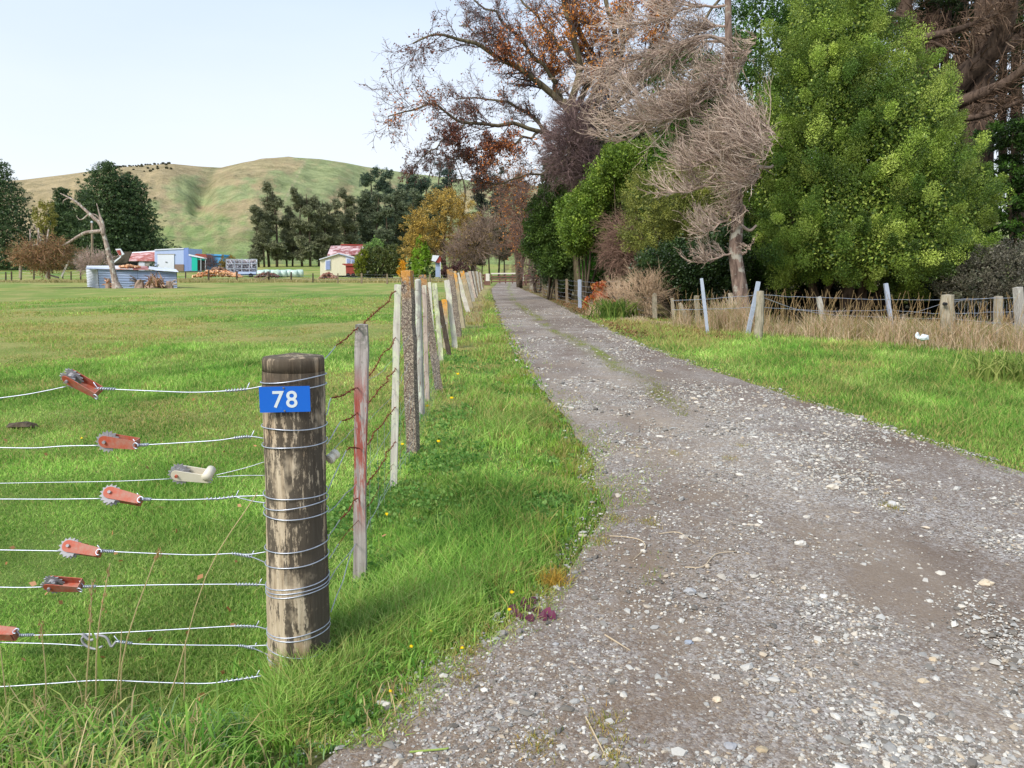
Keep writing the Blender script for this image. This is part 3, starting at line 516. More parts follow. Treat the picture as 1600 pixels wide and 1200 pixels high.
def post(parent, b, t, r, mat, n=4, name='post', smooth=False, ws=.06, rings=9, round_top=False):
    b = np.array(b, float); t = np.array(t, float); b = b - unit(t - b) * .05; ws = ws * 1.5; k = np.linspace(0, 1, rings); pts = b + (t - b) * k[:, None]; pts[1:-1] += rng.normal(size=(rings - 2, 3)) * r * .05 * (1, 1, 0)
    mb = MB(); rr = np.full(rings, r) * (1 + .05 * rng.normal(size=rings)); rr[-1] *= .93
    if round_top: pts = np.vstack([pts, t + unit(t - b) * r * .35]); rr = np.append(rr, r * .6)
    sweep(mb, pts, rr, n, wob_=ws, sq=(n == 4), phase=rng.normal() * .12 if n == 4 else 0); return mb.build(name, mat, parent, smooth=smooth)
# ================================================================ STRAINER POST AND SIGN
B1 = G(468, 1041); T1 = P(458.5, 557, B1[1]); R1 = 96 / 1200 * B1[1] / 2 * 1.0
sp = thing('strainer_post', B1, 'thick round weathered wooden corner post stained black and bound with wire, nearest post', 'fence post')
mb = MB(); K = 26; k = np.linspace(-.04, 1, K)[:, None]; pts = B1 + (T1 - B1) * k; rr = R1 * (1 + .02 * np.sin(k[:, 0] * 9)) * (1.03 - .05 * k[:, 0]); sweep(mb, pts[:-1], rr[:-1], 40, wob_=.018, cap=False)
# chamfered worn top
sweep(mb, np.vstack([pts[-2], T1 - (0, 0, .008), T1, T1 + (0, 0, .003)]), [rr[-1], rr[-1], rr[-1] * .965, rr[-1] * .7], 40, wob_=.012)
mb.build('post', M['post78'], sp, smooth=True)
def axis_at(py):                                                       # point on the post axis whose centre projects to py
    ax = (py - 557) / (1041 - 557); return T1 + (B1 - T1) * ax
rings = [(594, 583), (602, 598), (657, 659), (686, 683), (760, 761), (779, 771), (790, 791), (844, 837), (868, 860), (902, 893), (908, 900), (914, 905), (975, 968), (980, 976), (998, 1009), (1018, 1014)]
rm = MB()
for i, (yl, yr_) in enumerate(rings):
    a = np.linspace(0, 2 * math.pi, 49); cl, cr = axis_at(yl), axis_at(yr_); mid_ = (cl + cr) / 2; s = np.cos(a)
    pts = mid_[None] + np.stack([s, -np.sin(a), 0 * a], 1) * (R1 * 1.035 + .0015) ; pts[:, 2] += (cr[2] - cl[2]) / 2 * s + .0012 * np.sin(a * 3 + i)
    pts = pts + 0; rmb = MB(); sweep(rmb, pts, .0021, 6, cap=False); rmb.build('wire_wrap', M['wire'], sp, smooth=True)
SY = B1[1] - R1 - .010
sg = thing('number_sign', P(445, 624, SY), 'blue rectangular number plate reading 78 nailed to the thick corner post', 'sign')
def rrect(w, h, r, n=5):
    o = []
    for cx, cy, a0 in ((w / 2 - r, h / 2 - r, 0), (-w / 2 + r, h / 2 - r, 90), (-w / 2 + r, -h / 2 + r, 180), (w / 2 - r, -h / 2 + r, 270)):
        for i in range(n): a = math.radians(a0 + 90 * i / (n - 1)); o.append((cx + r * math.cos(a), cy + r * math.sin(a)))
    return np.array(o)
def plate(mb, out2, o, ux, uz, th, C=None):                             # extrude a convex outline; front faces -cross
    o = np.array(o, float); ux = np.array(ux, float); uz = np.array(uz, float); nrm = np.cross(ux, uz); n = len(out2)
    f = o + out2[:, :1] * ux + out2[:, 1:] * uz; b = f - nrm * th; V = np.vstack([f, b, f.mean(0), b.mean(0)]); j = np.arange(n); j2 = (j + 1) % n
    T_ = np.vstack([np.stack([j, j2, np.full(n, 2 * n)], 1), np.stack([j2 + n, j + n, np.full(n, 2 * n + 1)], 1)]); Q = np.stack([j + n, j2 + n, j2, j], 1); mb.add(V, Q, T_, C); return mb
so = P(445, 624, SY - .004); ux = unit(np.array((1, .06, .012))); uz = unit(np.cross((0, -1, .0), ux) * -1 + 0 * ux); uz = np.array((0, 0, 1.)) ; 
m = NT('blue_sign', .45, .4); m.base(m.mix(m.ramp(m.noise(14, None, 5, .7), [(.6, 0.), (.72, .35)]), m.mix(m.noise(3), lin(0, 84, 178), lin(8, 98, 192)), lin(70, 150, 214))); m.bump(m.noise(9), .25, .004)
sw, sh_ = 79 / 1200 * SY, 41 / 1200 * SY; 
mbp = MB(); plate(mbp, rrect(sw, sh_, .002), so, ux, uz, .003); mbp.build('plate', m.m, sg)
wht = flat('sign_white', lin(196, 204, 206), .6, .3, 0, 60, .1)
def digit(txt, x, hgt):
    cu = bpy.data.curves.new('digit', 'FONT'); cu.body = txt; cu.size = 1; cu.offset = .013; cu.extrude = .02; tmp = bpy.data.objects.new('digit', cu); COL.objects.link(tmp)
    dg = bpy.context.evaluated_depsgraph_get(); me = bpy.data.meshes.new_from_object(tmp.evaluated_get(dg)); bpy.data.objects.remove(tmp)
    co = np.array([v.co[:] for v in me.vertices]); mn, mx_ = co.min(0), co.max(0); s_ = hgt / (mx_[1] - mn[1]); sx = s_ * 1.02
    w = (co[:, 0] - (mn[0] + mx_[0]) / 2) * sx; h = (co[:, 1] - (mn[1] + mx_[1]) / 2) * s_; nn = np.cross(ux, uz); loc = so + nn * .0004 + x * ux
    V = loc + w[:, None] * ux + h[:, None] * uz + nn * (co[:, 2:3] - mn[2]) / (mx_[2] - mn[2]) * .0008 - np.array(sg.location)
    me.vertices.foreach_set('co', V.astype(np.float32).ravel()); me.materials.append(wht); me.update(); o = bpy.data.objects.new('digit', me); COL.objects.link(o); o.parent = sg
digit('7', -.0205, 27 / 1200 * SY); digit('8', .0225, 27 / 1200 * SY)
for dz in (.038, -.038):
    mb = MB(); nn = np.cross(ux, uz); p = so + uz * dz + ux * -.002; sweep(mb, [p, p + nn * .0025], .0032, 10); mb.build('screw', flat('screw_grey', lin(120, 120, 116), .5, .5, .6), sg)
# ================================================================ FRONT WIRE FENCE
WY = B1[1]
ff = thing('wire_fence', P(200, 1050, WY), 'plain galvanised wires strung across the near left from the thick corner post', 'fence')
def zig(pts, r=.002, mat='wire', nm='wire', Y=WY, par=None, twist=None):
    pts = list(pts)
    if pts[-1][0] == -700: (xa_, ya_), (xb_, yb_) = pts[-2], pts[-1]; pts = pts[:-1] + [(xa_ + (xb_ - xa_) * k, ya_ + (yb_ - ya_) * k + 2 * math.sin(k * 9)) for k in (.1, .25, .45, .7, 1)]
    q = np.array([P(a, b, Y) for a, b in pts]); mb = MB(); sweep(mb, q, r, 6, sub=6)
    for (xa, xb) in (twist or []):                                      # wrapped tail round the wire
        n = 60; t = np.linspace(0, 1, n); xs = xa + (xb - xa) * t; ys = np.interp(xs, sorted([a for a, b in pts]), [b for a, b in sorted(pts)]); c = np.array([P(u, w, Y) for u, w in zip(xs, ys)])
        an = t * 2 * math.pi * 7; c[:, 2] += .0045 * np.sin(an); c[:, 1] += .0045 * np.cos(an)
        c = np.vstack([c, c[-1] + ((xb - xa) / abs(xb - xa) * .012, -.004, .022)]); sweep(mb, c, r * .95, 5)
    return mb.build(nm, M[mat], par or ff, smooth=True)
lxs = lambda y: 411 + (y - 557) * .022
zig([(412, 603), (385, 608), (350, 611), (300, 613), (240, 611), (148, 607)], twist=[(352, 385), (180, 152)])
zig([(103, 604), (70, 611), (30, 618), (-40, 626), (-700, 640)])
zig([(414, 685), (385, 682), (340, 688), (280, 692), (212, 696)], twist=[(366, 392), (232, 214)]); zig([(156, 696), (100, 697), (50, 700), (-40, 699), (-700, 712)])
zig([(415, 721), (380, 732), (330, 744)], .0011); zig([(415, 743), (380, 743), (328, 746)], .0011); zig([(270, 748), (180, 752), (60, 754), (-40, 756), (-700, 760)], .0012)
zig([(416, 774), (390, 775), (366, 776), (340, 779), (280, 781), (217, 780)], twist=[(322, 368), (236, 220)]); zig([(416, 786), (395, 783), (370, 777)]); zig([(163, 779), (80, 780), (-40, 780), (-700, 790)])
zig([(417, 880), (392, 870), (366, 865), (300, 867), (155, 861)], twist=[(362, 392), (178, 158)]); zig([(417, 862), (392, 866), (372, 866)]); zig([(98, 861), (40, 860), (-40, 859), (-700, 866)])
zig([(417, 914), (390, 913), (340, 913), (240, 914), (126, 917)], twist=[(368, 404), (150, 130)]); zig([(72, 917), (30, 918), (-40, 917), (-700, 925)])
zig([(420, 984), (400, 979), (372, 978), (300, 982), (150, 990), (27, 993)], twist=[(366, 400), (52, 30)]); zig([(-20, 990), (-100, 992), (-700, 1000)])
zig([(421, 1024), (398, 1014), (378, 1009), (300, 1008), (210, 1006), (180, 1002)], twist=[(372, 396), (206, 184)]); zig([(421, 1008), (400, 1009), (382, 1010)]); zig([(132, 1009), (80, 1006), (0, 1004), (-60, 1003), (-700, 1010)])
zig([(408, 1056), (370, 1062), (320, 1068), (240, 1066), (160, 1063), (80, 1068), (0, 1073), (-60, 1074), (-700, 1080)], twist=[(345, 400)], Y=2.36)
# ---- wire strainers hanging in the fence
rd_ = NT('red_oxide_steel', .6, .35); rd_.base(rd_.mix(rd_.ramp(rd_.noise(26, None, 5, .7), [(.42, 0.), (.7, 1.)]), lin(172, 82, 58), rd_.mix(.5, lin(120, 66, 50), lin(196, 158, 140)))); rd_.bump(rd_.noise(90), .3, .002); M['redox'] = rd_.m
M['zinc'] = flat('zinc_steel', lin(156, 154, 156), .65, .4, .2, 30, .35, .3); M['cream'] = flat('cream_plastic', lin(214, 206, 186), .5, .4, 0, 30, .12)
def strainer(loc, label, L=.125, col='redox'):
    t = thing('wire_strainer', loc, label, 'wire strainer', 'ratchet wire strainers on the near fence'); o0 = np.array(t.location); hh = .021
    out2 = [(L * .5, -hh * .72), (L * .5, hh * .72)] + [(-L * .32 + hh * math.cos(a), hh * math.sin(a)) for a in np.linspace(math.pi / 2, 3 * math.pi / 2, 9)]; out2 = np.array(out2)
    mb = MB()
    for y in (-.019, .017): plate(mb, out2, o0 + (0, y, 0), (1, 0, 0), (0, 0, 1), .0025)
    box(mb, o0 + (L * .5 - .002, 0, 0), .003, .034, hh * 1.4); box(mb, o0 + (L * .18, 0, -hh * .72), L * .5, .034, .003); mb.build('bracket', M[col], t)
    mb = MB(); n = 14; an = np.arange(n * 2) * math.pi / n; rr = np.where(np.arange(n * 2) % 2 == 0, .037, .028); w = np.stack([-L * .30 + rr * np.cos(an + .15 * (np.arange(n * 2) % 2)), rr * np.sin(an) - .004], 1)
    for y in (-.014, .010): plate(mb, w, o0 + (0, y, 0), (1, 0, 0), (0, 0, 1), .003)
    sweep(mb, [o0 + (-L * .32, -.012, 0), o0 + (-L * .32, .012, 0)], .013, 12); mb.build('ratchet_wheel', M['zinc'], t)
    mb = MB(); sweep(mb, [o0 + (-L * .32, -.026, 0), o0 + (-L * .32, .024, 0)], .0055, 10); mb.build('pin', M['zinc'], t)
    mb = MB(); a = np.linspace(0, 5.2, 20); sweep(mb, o0 + np.stack([L * .5 + .004 + .010 * np.cos(a), -.024 + .006 * np.sin(a * .5), .010 * np.sin(a)], 1), .0022, 6); mb.build('wire_eye', M['wire'], t, smooth=True); return t
s0 = strainer(P(186, 690, WY), 'red ratchet wire strainer on the second wire, toothed wheel showing above and below it', .128)
def copy_tree(o, parent=None):
    c = o.copy(); COL.objects.link(c); c.parent = parent
    for ch in list(o.children): copy_tree(ch, c)
    return c
s0.rotation_euler = (math.radians(6), math.radians(7), 0)
for px, py, rx, ry, lb in ((128, 599, 38, 30, 'steeply tilted red wire strainer on the top wire with a bleached wheel end'), (192, 776, -34, 14, 'red wire strainer on the fourth wire below the white one, open grey wheel underneath'),
                           (128, 858, -30, 12, 'red wire strainer with a large grey wheel flap on the fifth wire'), (99, 913, 32, 3, 'level red wire strainer leaning back on the sixth wire'), (-2, 989, -60, 4, 'grey ended wire strainer cut by the left edge of the photograph')):
    c = copy_tree(s0); c.location = P(px, py, WY); c.rotation_euler = (math.radians(rx), math.radians(ry), 0); c['label'] = lb
c = strainer(P(299, 741, WY), 'white plastic wire strainer with a red pin and grey cog on the thin third wire', .135, 'cream'); c.rotation_euler = (math.radians(20), math.radians(7), 0); [ch for ch in c.children if ch.name.startswith('pin')][0].data.materials[0] = M['redox']; del c['group']
mb = MB(); p = P(322, 738, WY - .028); sweep(mb, [p + (0, .0, 0), p + (0, .05, 0)], .0165, 18); mb.V = [v - P(299, 741, WY) for v in mb.V]; o = mb.build('roller', M['cream'], None, smooth=True); o.parent = c; o.name = 'roller'
hk = thing('wire_hook', P(155, 1004, WY), 'grey galvanised hook strainer joining the second lowest wire', 'wire strainer')
mb = MB(); sweep(mb, [P(a, b, WY) for a, b in ((181, 1003), (174, 1010), (166, 996), (150, 992), (136, 993), (128, 998), (133, 1008), (148, 1014), (160, 1010))], .0042, 8, sub=6); mb.build('hook', M['zinc'], hk, smooth=True)
mb = MB(); sweep(mb, [P(a, b, WY - .01) for a, b in ((128, 990), (140, 1000), (152, 996))], .005, 8, sub=5); mb.build('latch', M['zinc'], hk, smooth=True)
# ================================================================ LEFT ROADSIDE FENCE
LF = [(562, 905, 565.5, 507, 20.5, 'redpost', 4, 'square post with flaking red paint'), (615, 762, 621.5, 445, 11, 'whitepost', 4, 'white lichen covered square post'), (646, 709, 636.5, 423, 17.5, 'concrete_orange', 4, 'speckled concrete post with orange lichen on its top'),
      (659, 650, 653, 438, 10.5, 'greypost', 12, 'round topped grey post'), (668, 626, 663, 446, 7, 'pinkpost', 4, None), (686, 610, 660, 430, 12.5, 'concrete_orange', 4, 'leaning concrete post blotched with orange lichen'), (681, 592, 671, 441, 5, 'whitepost', 4, None),
      (690, 566, 679, 443, 7.5, 'greenpost', 4, None), (702, 556, 686, 470, 7, 'darkpost', 4, 'dark leaning batten'), (697, 545, 694, 468, 9.5, 'wood_orange', 4, 'short post capped with orange lichen'), (711, 544, 698, 438, 8, 'whitepost', 4, None), (717, 528, 703, 421, 10, 'concrete_orange', 4, None),
      (724, 514, 709.5, 424, 8, 'wood_orange', 4, None), (731, 487, 714, 427, 7, 'whitepost', 4, None), (736, 480, 722, 424, 7, 'wood_orange', 4, None), (739.5, 471, 728, 426, 6, 'greypost', 4, None), (743, 466, 734, 424, 5, 'pinkpost', 4, None), (745, 463, 738, 424, 4.5, 'greypost', 4, None),
      (747, 460, 741, 424, 4, 'brownpost', 4, None), (749, 457, 744.5, 424, 3.6, 'greypost', 4, None), (751, 455, 747, 425, 3.2, 'brownpost', 4, None), (753, 452.5, 749.5, 426, 3, 'greypost', 4, None), (755, 450.5, 752, 427, 2.8, 'brownpost', 4, None)]
lf = thing('roadside_fence', G(562, 905), 'line of crooked lichened timber and concrete posts with rusty barbed wire left of the drive', 'fence')
LP = []
for i, (bx, by, tx, ty, w, mt, n, lb) in enumerate(LF):
    b = G(bx, by); t = P(tx, ty, b[1] + (.0 if i < 6 else .1)); r = w / 1200 * b[1] / 2
    if n == 12: o = post(lf, b, t, r, M[mt], 12, smooth=False, round_top=True)
    else: o = post(lf, b, t, r * .96, M[mt], 4, rings=12, ws=.1 if 'conc' in mt else .07)
    if lb: o['label'] = lb
    LP.append((b, t, r))
def loose(pts, r=.0016, barb=False, mat='rust', par=lf, nm='wire', n=3, sag=.01, wobble=.006):
    pts = [np.array(p, float) for p in pts]; q = []
    for a, b in zip(pts[:-1], pts[1:]):
        L = np.linalg.norm(b - a); K = max(3, min(14, int(L / .15))); t = np.arange(K) / K; s = a + (b - a) * t[:, None]; s[:, 2] -= sag * L * 4 * t * (1 - t); s[1:] += rng.normal(size=(K - 1, 3)) * wobble; q.append(s)
    q = np.vstack(q + [pts[-1][None]]); mb = MB(); sweep(mb, q, r, 5 if barb else 4, cap=True)
    if barb:
        seg = np.linalg.norm(np.diff(q, axis=0), axis=1); cum = np.append(0, np.cumsum(seg)); tot = cum[-1]; m_ = int(tot / .012); tt = np.linspace(0, tot, m_); c = np.array([np.interp(tt, cum, q[:, k]) for k in range(3)]).T; an = np.arange(m_) * .9
        c[:, 2] += .0032 * np.sin(an); c[:, 0] += .0032 * np.cos(an); sweep(mb, c, r * .9, 4)
        for d in np.arange(.08, tot, .11):
            p = np.array([np.interp(d, cum, q[:, k]) for k in range(3)])
            for _ in range(2): v = rng.normal(size=3) * (1, .4, 1); v = unit(v) * .014; sweep(mb, [p - v, p + v], [r * .8, r * .5], 3)
            sweep(mb, [p - (0, .007, 0), p + (0, .007, 0)], .0042, 5)
    return mb.build(nm, M[mat], par)
E = lambda y: P(lxs(y) + 97, y, B1[1] - .02)
def far_pts(fr, i0=2):                                                  # along the later posts at a fraction of their height
    return [b + (t - b) * fr + (0.0, 0, 0) for b, t, r in LP[i0:]]
for (y1, y2, y3, x2, fr, silver, barb) in ((560, 508, 453, 540, .93, (524, 541, 3.02), True), (648, 603, 526, 0, .74, (517, 622, 2.9), True), (693, 640, 574, 0, .60, (533, 658, 3.1), True), (765, 702, 636, 0, .43, (541, 704, 3.1), True), (836, 772, 690, 0, .26, (531, 812, 3.05), True), (872, 806, 0, 0, .15, (529, 850, 3.05), False)):
    b3 = P(618, y3, LP[1][0][1]) if y3 else LP[1][0] + (LP[1][1] - LP[1][0]) * .12; b2 = P(566, y2, LP[0][0][1] + .05); s_ = P(*silver); st_ = E(y1)
    loose([st_, s_], .0021, False, 'wire', sag=0, wobble=.001); loose([s_, b2, b3 + (0, .05, 0)], .0019, barb, 'rust', sag=.004); loose([b3 + (0, .05, 0)] + far_pts(fr), .0018, False, 'rust')
for (y1, y2, y3, fr) in ((800, 758, 0, .33), (905, 852, 0, .08), (956, 850, 0, .05), (712, 668, 614, .52), (600, 0, 556, .66)):
    p1 = E(y1); p3 = P(617, y3, LP[1][0][1]) if y3 else LP[1][0] + (LP[1][1] - LP[1][0]) * fr; p2 = P(555, y2, LP[0][0][1] - .05) if y2 else None
    if y1 == 600: loose([P(566, 598, LP[0][0][1] + .05), p3] + far_pts(fr), .0012, False, 'wire'); continue
    loose([p1, p2], .0021 if y1 > 712 else .0012, False, 'wire', sag=0, wobble=.003); loose([p2, p3] + far_pts(fr), .0012, False, 'wire', wobble=.004)
for a in range(2, 7):                                                   # netting verticals between the far posts
    b, t, r = LP[a]
for k in range(26):
    Y = 3.8 + k * .22; X_ = FX(Y) + .0 ; loose([(X_, Y, .03), (X_ + .01, Y, .55)], .0008, False, 'wire', sag=0, wobble=.004, nm='stay_wire')
ins = tag(MB().add([(0, 0, 0)] * 3, T=[(0, 1, 2)]) and thing('wire_insulator', P(520, 713, B1[1] + .06), 'cream ceramic egg insulator on a thin wire beside the thick post', 'insulator'))
ip = np.array(ins.location); mb = MB(); ax = unit(np.array((.35, .6, .3))); sweep(mb, [ip - ax * .024, ip - ax * .02, ip - ax * .006, ip, ip + ax * .006, ip + ax * .02, ip + ax * .024], [.012, .018, .018, .012, .018, .018, .012], 12); mb.build('body', M['cream'], ins)
mb = MB(); box(mb, P(688, 515, LP[8][0][1] - .1), .22, .03, .035, 0, None, None); 
# wood offcut wired across the batten
o = tag(bar(MB(), P(681, 517, LP[9][0][1] - .15), P(697, 504, LP[9][0][1] - .15), .035, .05).build('wood_offcut', M['greypost'], None, loc=P(689, 510, LP[9][0][1])), 'short grey plank tied crosswise to the dark leaning batten', 'plank')
# ================================================================ RIGHT FENCE
rf = thing('boundary_fence', G(1187, 530), 'sagging wire fence on timber posts and tilted steel stakes before the trees on the right', 'fence')
RF = [(1185, 530, 1188, 455, 13, 'tanpost', 12, 'thick timber strainer beside the dead trunk'), (1481, 545, 1481, 461, 20, 'tanpost', 12, 'thickest timber post with mossy top'), (1559, 535, 1560, 463, 9.5, 'tanpost', 4, None), (1596, 548, 1590, 449, 11, 'greypost', 4, None),
      (1106, 522, 1096, 435, 5, 'steelpost', 4, 'tilted steel stake'), (1168, 524, 1185, 440, 5.4, 'steelpost', 4, 'tilted steel stake'), (1395, 524, 1384, 443, 5.6, 'steelpost', 4, 'tilted steel stake'), (1292, 528, 1279, 464, 7, 'greypost', 4, 'grey leaning batten'),
      (1144, 514, 1141, 458, 5.5, 'tanpost', 4, None), (1091, 508, 1088, 462, 6, 'tanpost', 4, None), (1077, 512, 1062, 474, 6, 'tanpost', 4, None), (1053, 504, 1050, 466, 5, 'tanpost', 4, None), (1690, 555, 1688, 460, 10, 'tanpost', 4, None)]
RP = {}
for i, (bx, by, tx, ty, w, mt, n, lb) in enumerate(RF):
    b = G(bx, by); t = P(tx, ty, b[1]); r = w / 1200 * b[1] / 2; o = post(rf, b, t, r, M[mt], n, smooth=False, rings=6, ws=.05)
    if lb: o['label'] = lb
    RP[i] = (b, t)
def rw(zs, pts, r=.0045):
    loose([P(x_, y_, G(x_, 530 if x_ < 1400 else 540)[1]) for x_, y_ in pts], r, False, 'wire', par=rf, sag=.004, wobble=.006)
rw(0, [(1050, 470), (1187, 461), (1290, 465), (1384, 468), (1480, 468), (1560, 466), (1640, 462)]); rw(0, [(1190, 464), (1240, 482), (1300, 492), (1390, 496), (1480, 498), (1590, 506)]); rw(0, [(1390, 495), (1430, 488), (1480, 472), (1560, 464)]); rw(0, [(1050, 484), (1187, 480), (1290, 486), (1384, 484), (1480, 490), (1600, 486)])
rw(0, [(1480, 506), (1560, 506), (1640, 508)], .004)
for k in range(30): xx = 1486 + k * 5; q = G(xx, 545); loose([q + (0, 0, .1), P(xx + 2, 470, q[1])], .002, False, 'wire', par=rf, sag=0, wobble=.01, nm='netting_wire')
o = thing('wire_insulator', P(1477, 475, RP[1][0][1] - .15), 'small black insulator on the thickest right hand post', 'insulator'); p = np.array(o.location); mb = MB(); sweep(mb, [p + (0, -.03, 0), p + (0, .04, 0)], [.03, .035], 10); mb.build('body', flat('black_plastic', (.02, .02, .02), .5), o); mb = MB(); sweep(mb, [p + (0, -.05, -.0), p + (0, -.02, 0)], [.014, .014], 8); mb.build('cap', flat('black_plastic_b', (.02, .02, .02), .5), o)
q = P(1442, 527, 14.2); rb = tag(None or thing('wrapper_scrap', q, 'crumpled white plastic scrap caught in the dry grass by the thick right post', 'litter'))
mb = MB(); vv = ICO * (.10, .05, .06) * (1 + .35 * rng.normal(size=(12, 1))); mb.add(vv + np.array(q), T=IT); mb.build('sheet', flat('white_plastic', lin(220, 226, 236), .4), rb); mb = MB(); vv = ICO * (.05, .03, .05) * (1 + .4 * rng.normal(size=(12, 1))); mb.add(vv + np.array(q) + (-.1, 0, .03), T=IT); mb.build('flap', flat('white_plastic_b', lin(220, 226, 236), .4), rb)
# ---- netting fence along the trees
nf = thing('netting_fence', G(906, 482), 'thin dark posts with netting along the foot of the roadside trees', 'fence'); NP = []
for bx, by, ty, w, mt in ((1023, 500, 458, 6, 'tanpost'), (994, 494, 452, 5, 'tanpost'), (967, 488, 438, 5, 'tanpost'), (940, 487, 440, 6, 'greypost'), (906, 481, 437, 5, 'steelpost'), (886, 474, 436, 4.2, 'brownpost'), (870, 469, 436, 3.6, 'brownpost'), (858, 466, 436, 3.4, 'greypost'), (849, 463, 434, 3, 'brownpost'), (830, 452.5, 431, 4.2, 'tanpost')):
    b = G(bx, by); t = P(bx - .5, ty, b[1]); post(nf, b, t, w / 2400 * b[1], M[mt], 4, rings=5); NP.append((b, t))
for fr in (.97, .8, .62, .45, .28, .12): loose([b + (t - b) * fr for b, t in NP], .004, False, 'wire', par=nf, wobble=.01)
# ---- far paddock fence
pf = thing('paddock_fence', G(326, 440), 'low wire fence on dark posts at the far side of the paddock', 'fence'); FP = []
for bx, by, ty, w in ((-60, 441, 425, 1.8), (9, 441, 425, 1.6), (18, 441, 424, 1.6), (33, 437, 419, 1.8), (53, 437, 423, 1.6), (77, 438, 422, 2.4), (98, 439, 425, 1.5), (111, 440, 424, 1.5), (126, 440, 421, 1.8), (290, 440, 424, 1.6), (326, 441, 422, 2), (370, 441, 424, 1.8), (420, 441, 424, 2.4), (455, 441, 425, 2), (489, 442, 427, 2), (528, 443, 427, 2), (565, 443, 427, 2.6), (605, 444, 428, 2.4), (640, 444, 428, 2.2), (672, 444, 429, 2.2), (700, 444, 429, 2), (726, 444, 429, 2), (748, 444, 428, 2)):
    b = G(bx, by); t = P(bx, ty, b[1]); post(pf, b, t, w / 2400 * b[1], M['brownpost'] if bx > 500 else M['darkpost'], 4, rings=4); FP.append((b, t))
for fr in (.92, .65, .4): loose([b + (t - b) * fr for b, t in FP], .006, False, 'wire', par=pf, wobble=.01)
bar(MB(), P(78, 430, FP[5][0][1] - .3), P(92, 434, FP[5][0][1] - .3), .22).build('brace', M['darkpost'], pf); bar(MB(), P(404, 441, FP[12][0][1] - .3), P(419, 431, FP[12][0][1] - .3), .2).build('brace', M['brownpost'], pf)
# ---- farm gate
gb = G(790, 446); gt = thing('farm_gate', gb, 'low white topped timber gate closing the far end of the drive', 'gate'); Yq = gb[1]
M['whitepaint'] = flat('worn_white_paint', lin(206, 200, 190), .7, .3, 0, 3, .2); M['brownrail'] = flat('brown_timber', lin(112, 84, 72), .8, .2, 0, 3, .3)
for y_, mt in ((427.5, 'whitepaint'), (432, 'brownrail'), (436, 'brownrail'), (440, 'brownrail')): bar(MB(), P(767, y_, Yq), P(812, y_ - .4, Yq), .05, .14).build('rail', M[mt], gt)
for x_ in (768, 781, 790, 801, 811): bar(MB(), P(x_, 443, Yq + .05), P(x_, 427, Yq + .05), .12, .05).build('upright', M['brownrail'], gt)
for x_, lb in ((762, 'white capped gate post left of the farm gate'), (815, 'white capped gate post right of the farm gate')):
    b = G(x_, 447); b[1] = Yq; b = P(x_, 446, Yq); g_ = thing('gate_post', b, lb, 'gate post', 'posts either side of the farm gate'); bar(MB(), b, P(x_, 439, Yq), .62, .4).build('base', M['brownrail'], g_); bar(MB(), P(x_, 439, Yq), P(x_, 427.5, Yq), .42, .34).build('post', M['whitepaint'], g_)
yf = thing('yard_fence', P(750, 446, Yq), 'brown weathered rail fence either side of the farm gate posts', 'fence')
for a, b, y_ in ((735, 759, 430), (735, 759, 436), (735, 759, 442), (818, 842, 430.5), (818, 842, 435), (818, 842, 440)): bar(MB(), P(a, y_ + 1, Yq + .2), P(b, y_, Yq + .2), .06, .22).build('rail', M['brownrail'] if y_ != 430.5 else flat('red_rail', lin(172, 92, 70)), yf)
for a in (736, 744, 752, 758, 822, 833, 842): bar(MB(), P(a, 446, Yq + .1), P(a, 428, Yq + .1), .22, .2).build('post', M['brownrail'], yf)
# ================================================================ TREE TOOLS
def proj(V):
    d = np.asarray(V) - (0, 0, EYE); cy, sy = math.cos(PITCH), math.sin(PITCH); f = d[..., 1] * cy - d[..., 2] * sy; u = d[..., 1] * sy + d[..., 2] * cy
    return 800 + 1200 * d[..., 0] / f, 600 - 1200 * u / f
def ell(px, py, Y, rx, ry, rd=None):                                    # pixel centre and pixel radii at distance Y -> metres
    c = P(px, py, Y); k = Y / 1200; return (c, np.array([rx * k, (rd if rd else rx * k * .8), ry * k]))
def on_ells(ells, n, lo=.78, hi=1.02, front=.45):
    ar = np.array([e[1][0] * e[1][2] for e in ells]); pr = ar / ar.sum(); out = []; nrm = []; got = 0
    while got < n:
        k = rng.choice(len(ells), n * 2, p=pr); d = unit(rng.normal(size=(n * 2, 3))); keep = (d[:, 1] < .25) | (rng.random(n * 2) > front); k, d = k[keep], d[keep]
        c = np.array([e[0] for e in ells])[k]; r = np.array([e[1] for e in ells])[k]; p = c + d * r * rng.uniform(lo, hi, (len(k), 1)); ins = np.zeros(len(k), bool)
        for j, e in enumerate(ells): ins |= (k != j) & (np.sum(((p - e[0]) / e[1]) ** 2, 1) < .62)
        ins |= p[:, 2] < gz(p[:, 0], p[:, 1]) + .05
        out.append(p[~ins]); nrm.append(unit(d / r)[~ins]); got += (~ins).sum()
    return np.concatenate(out)[:n], np.concatenate(nrm)[:n]
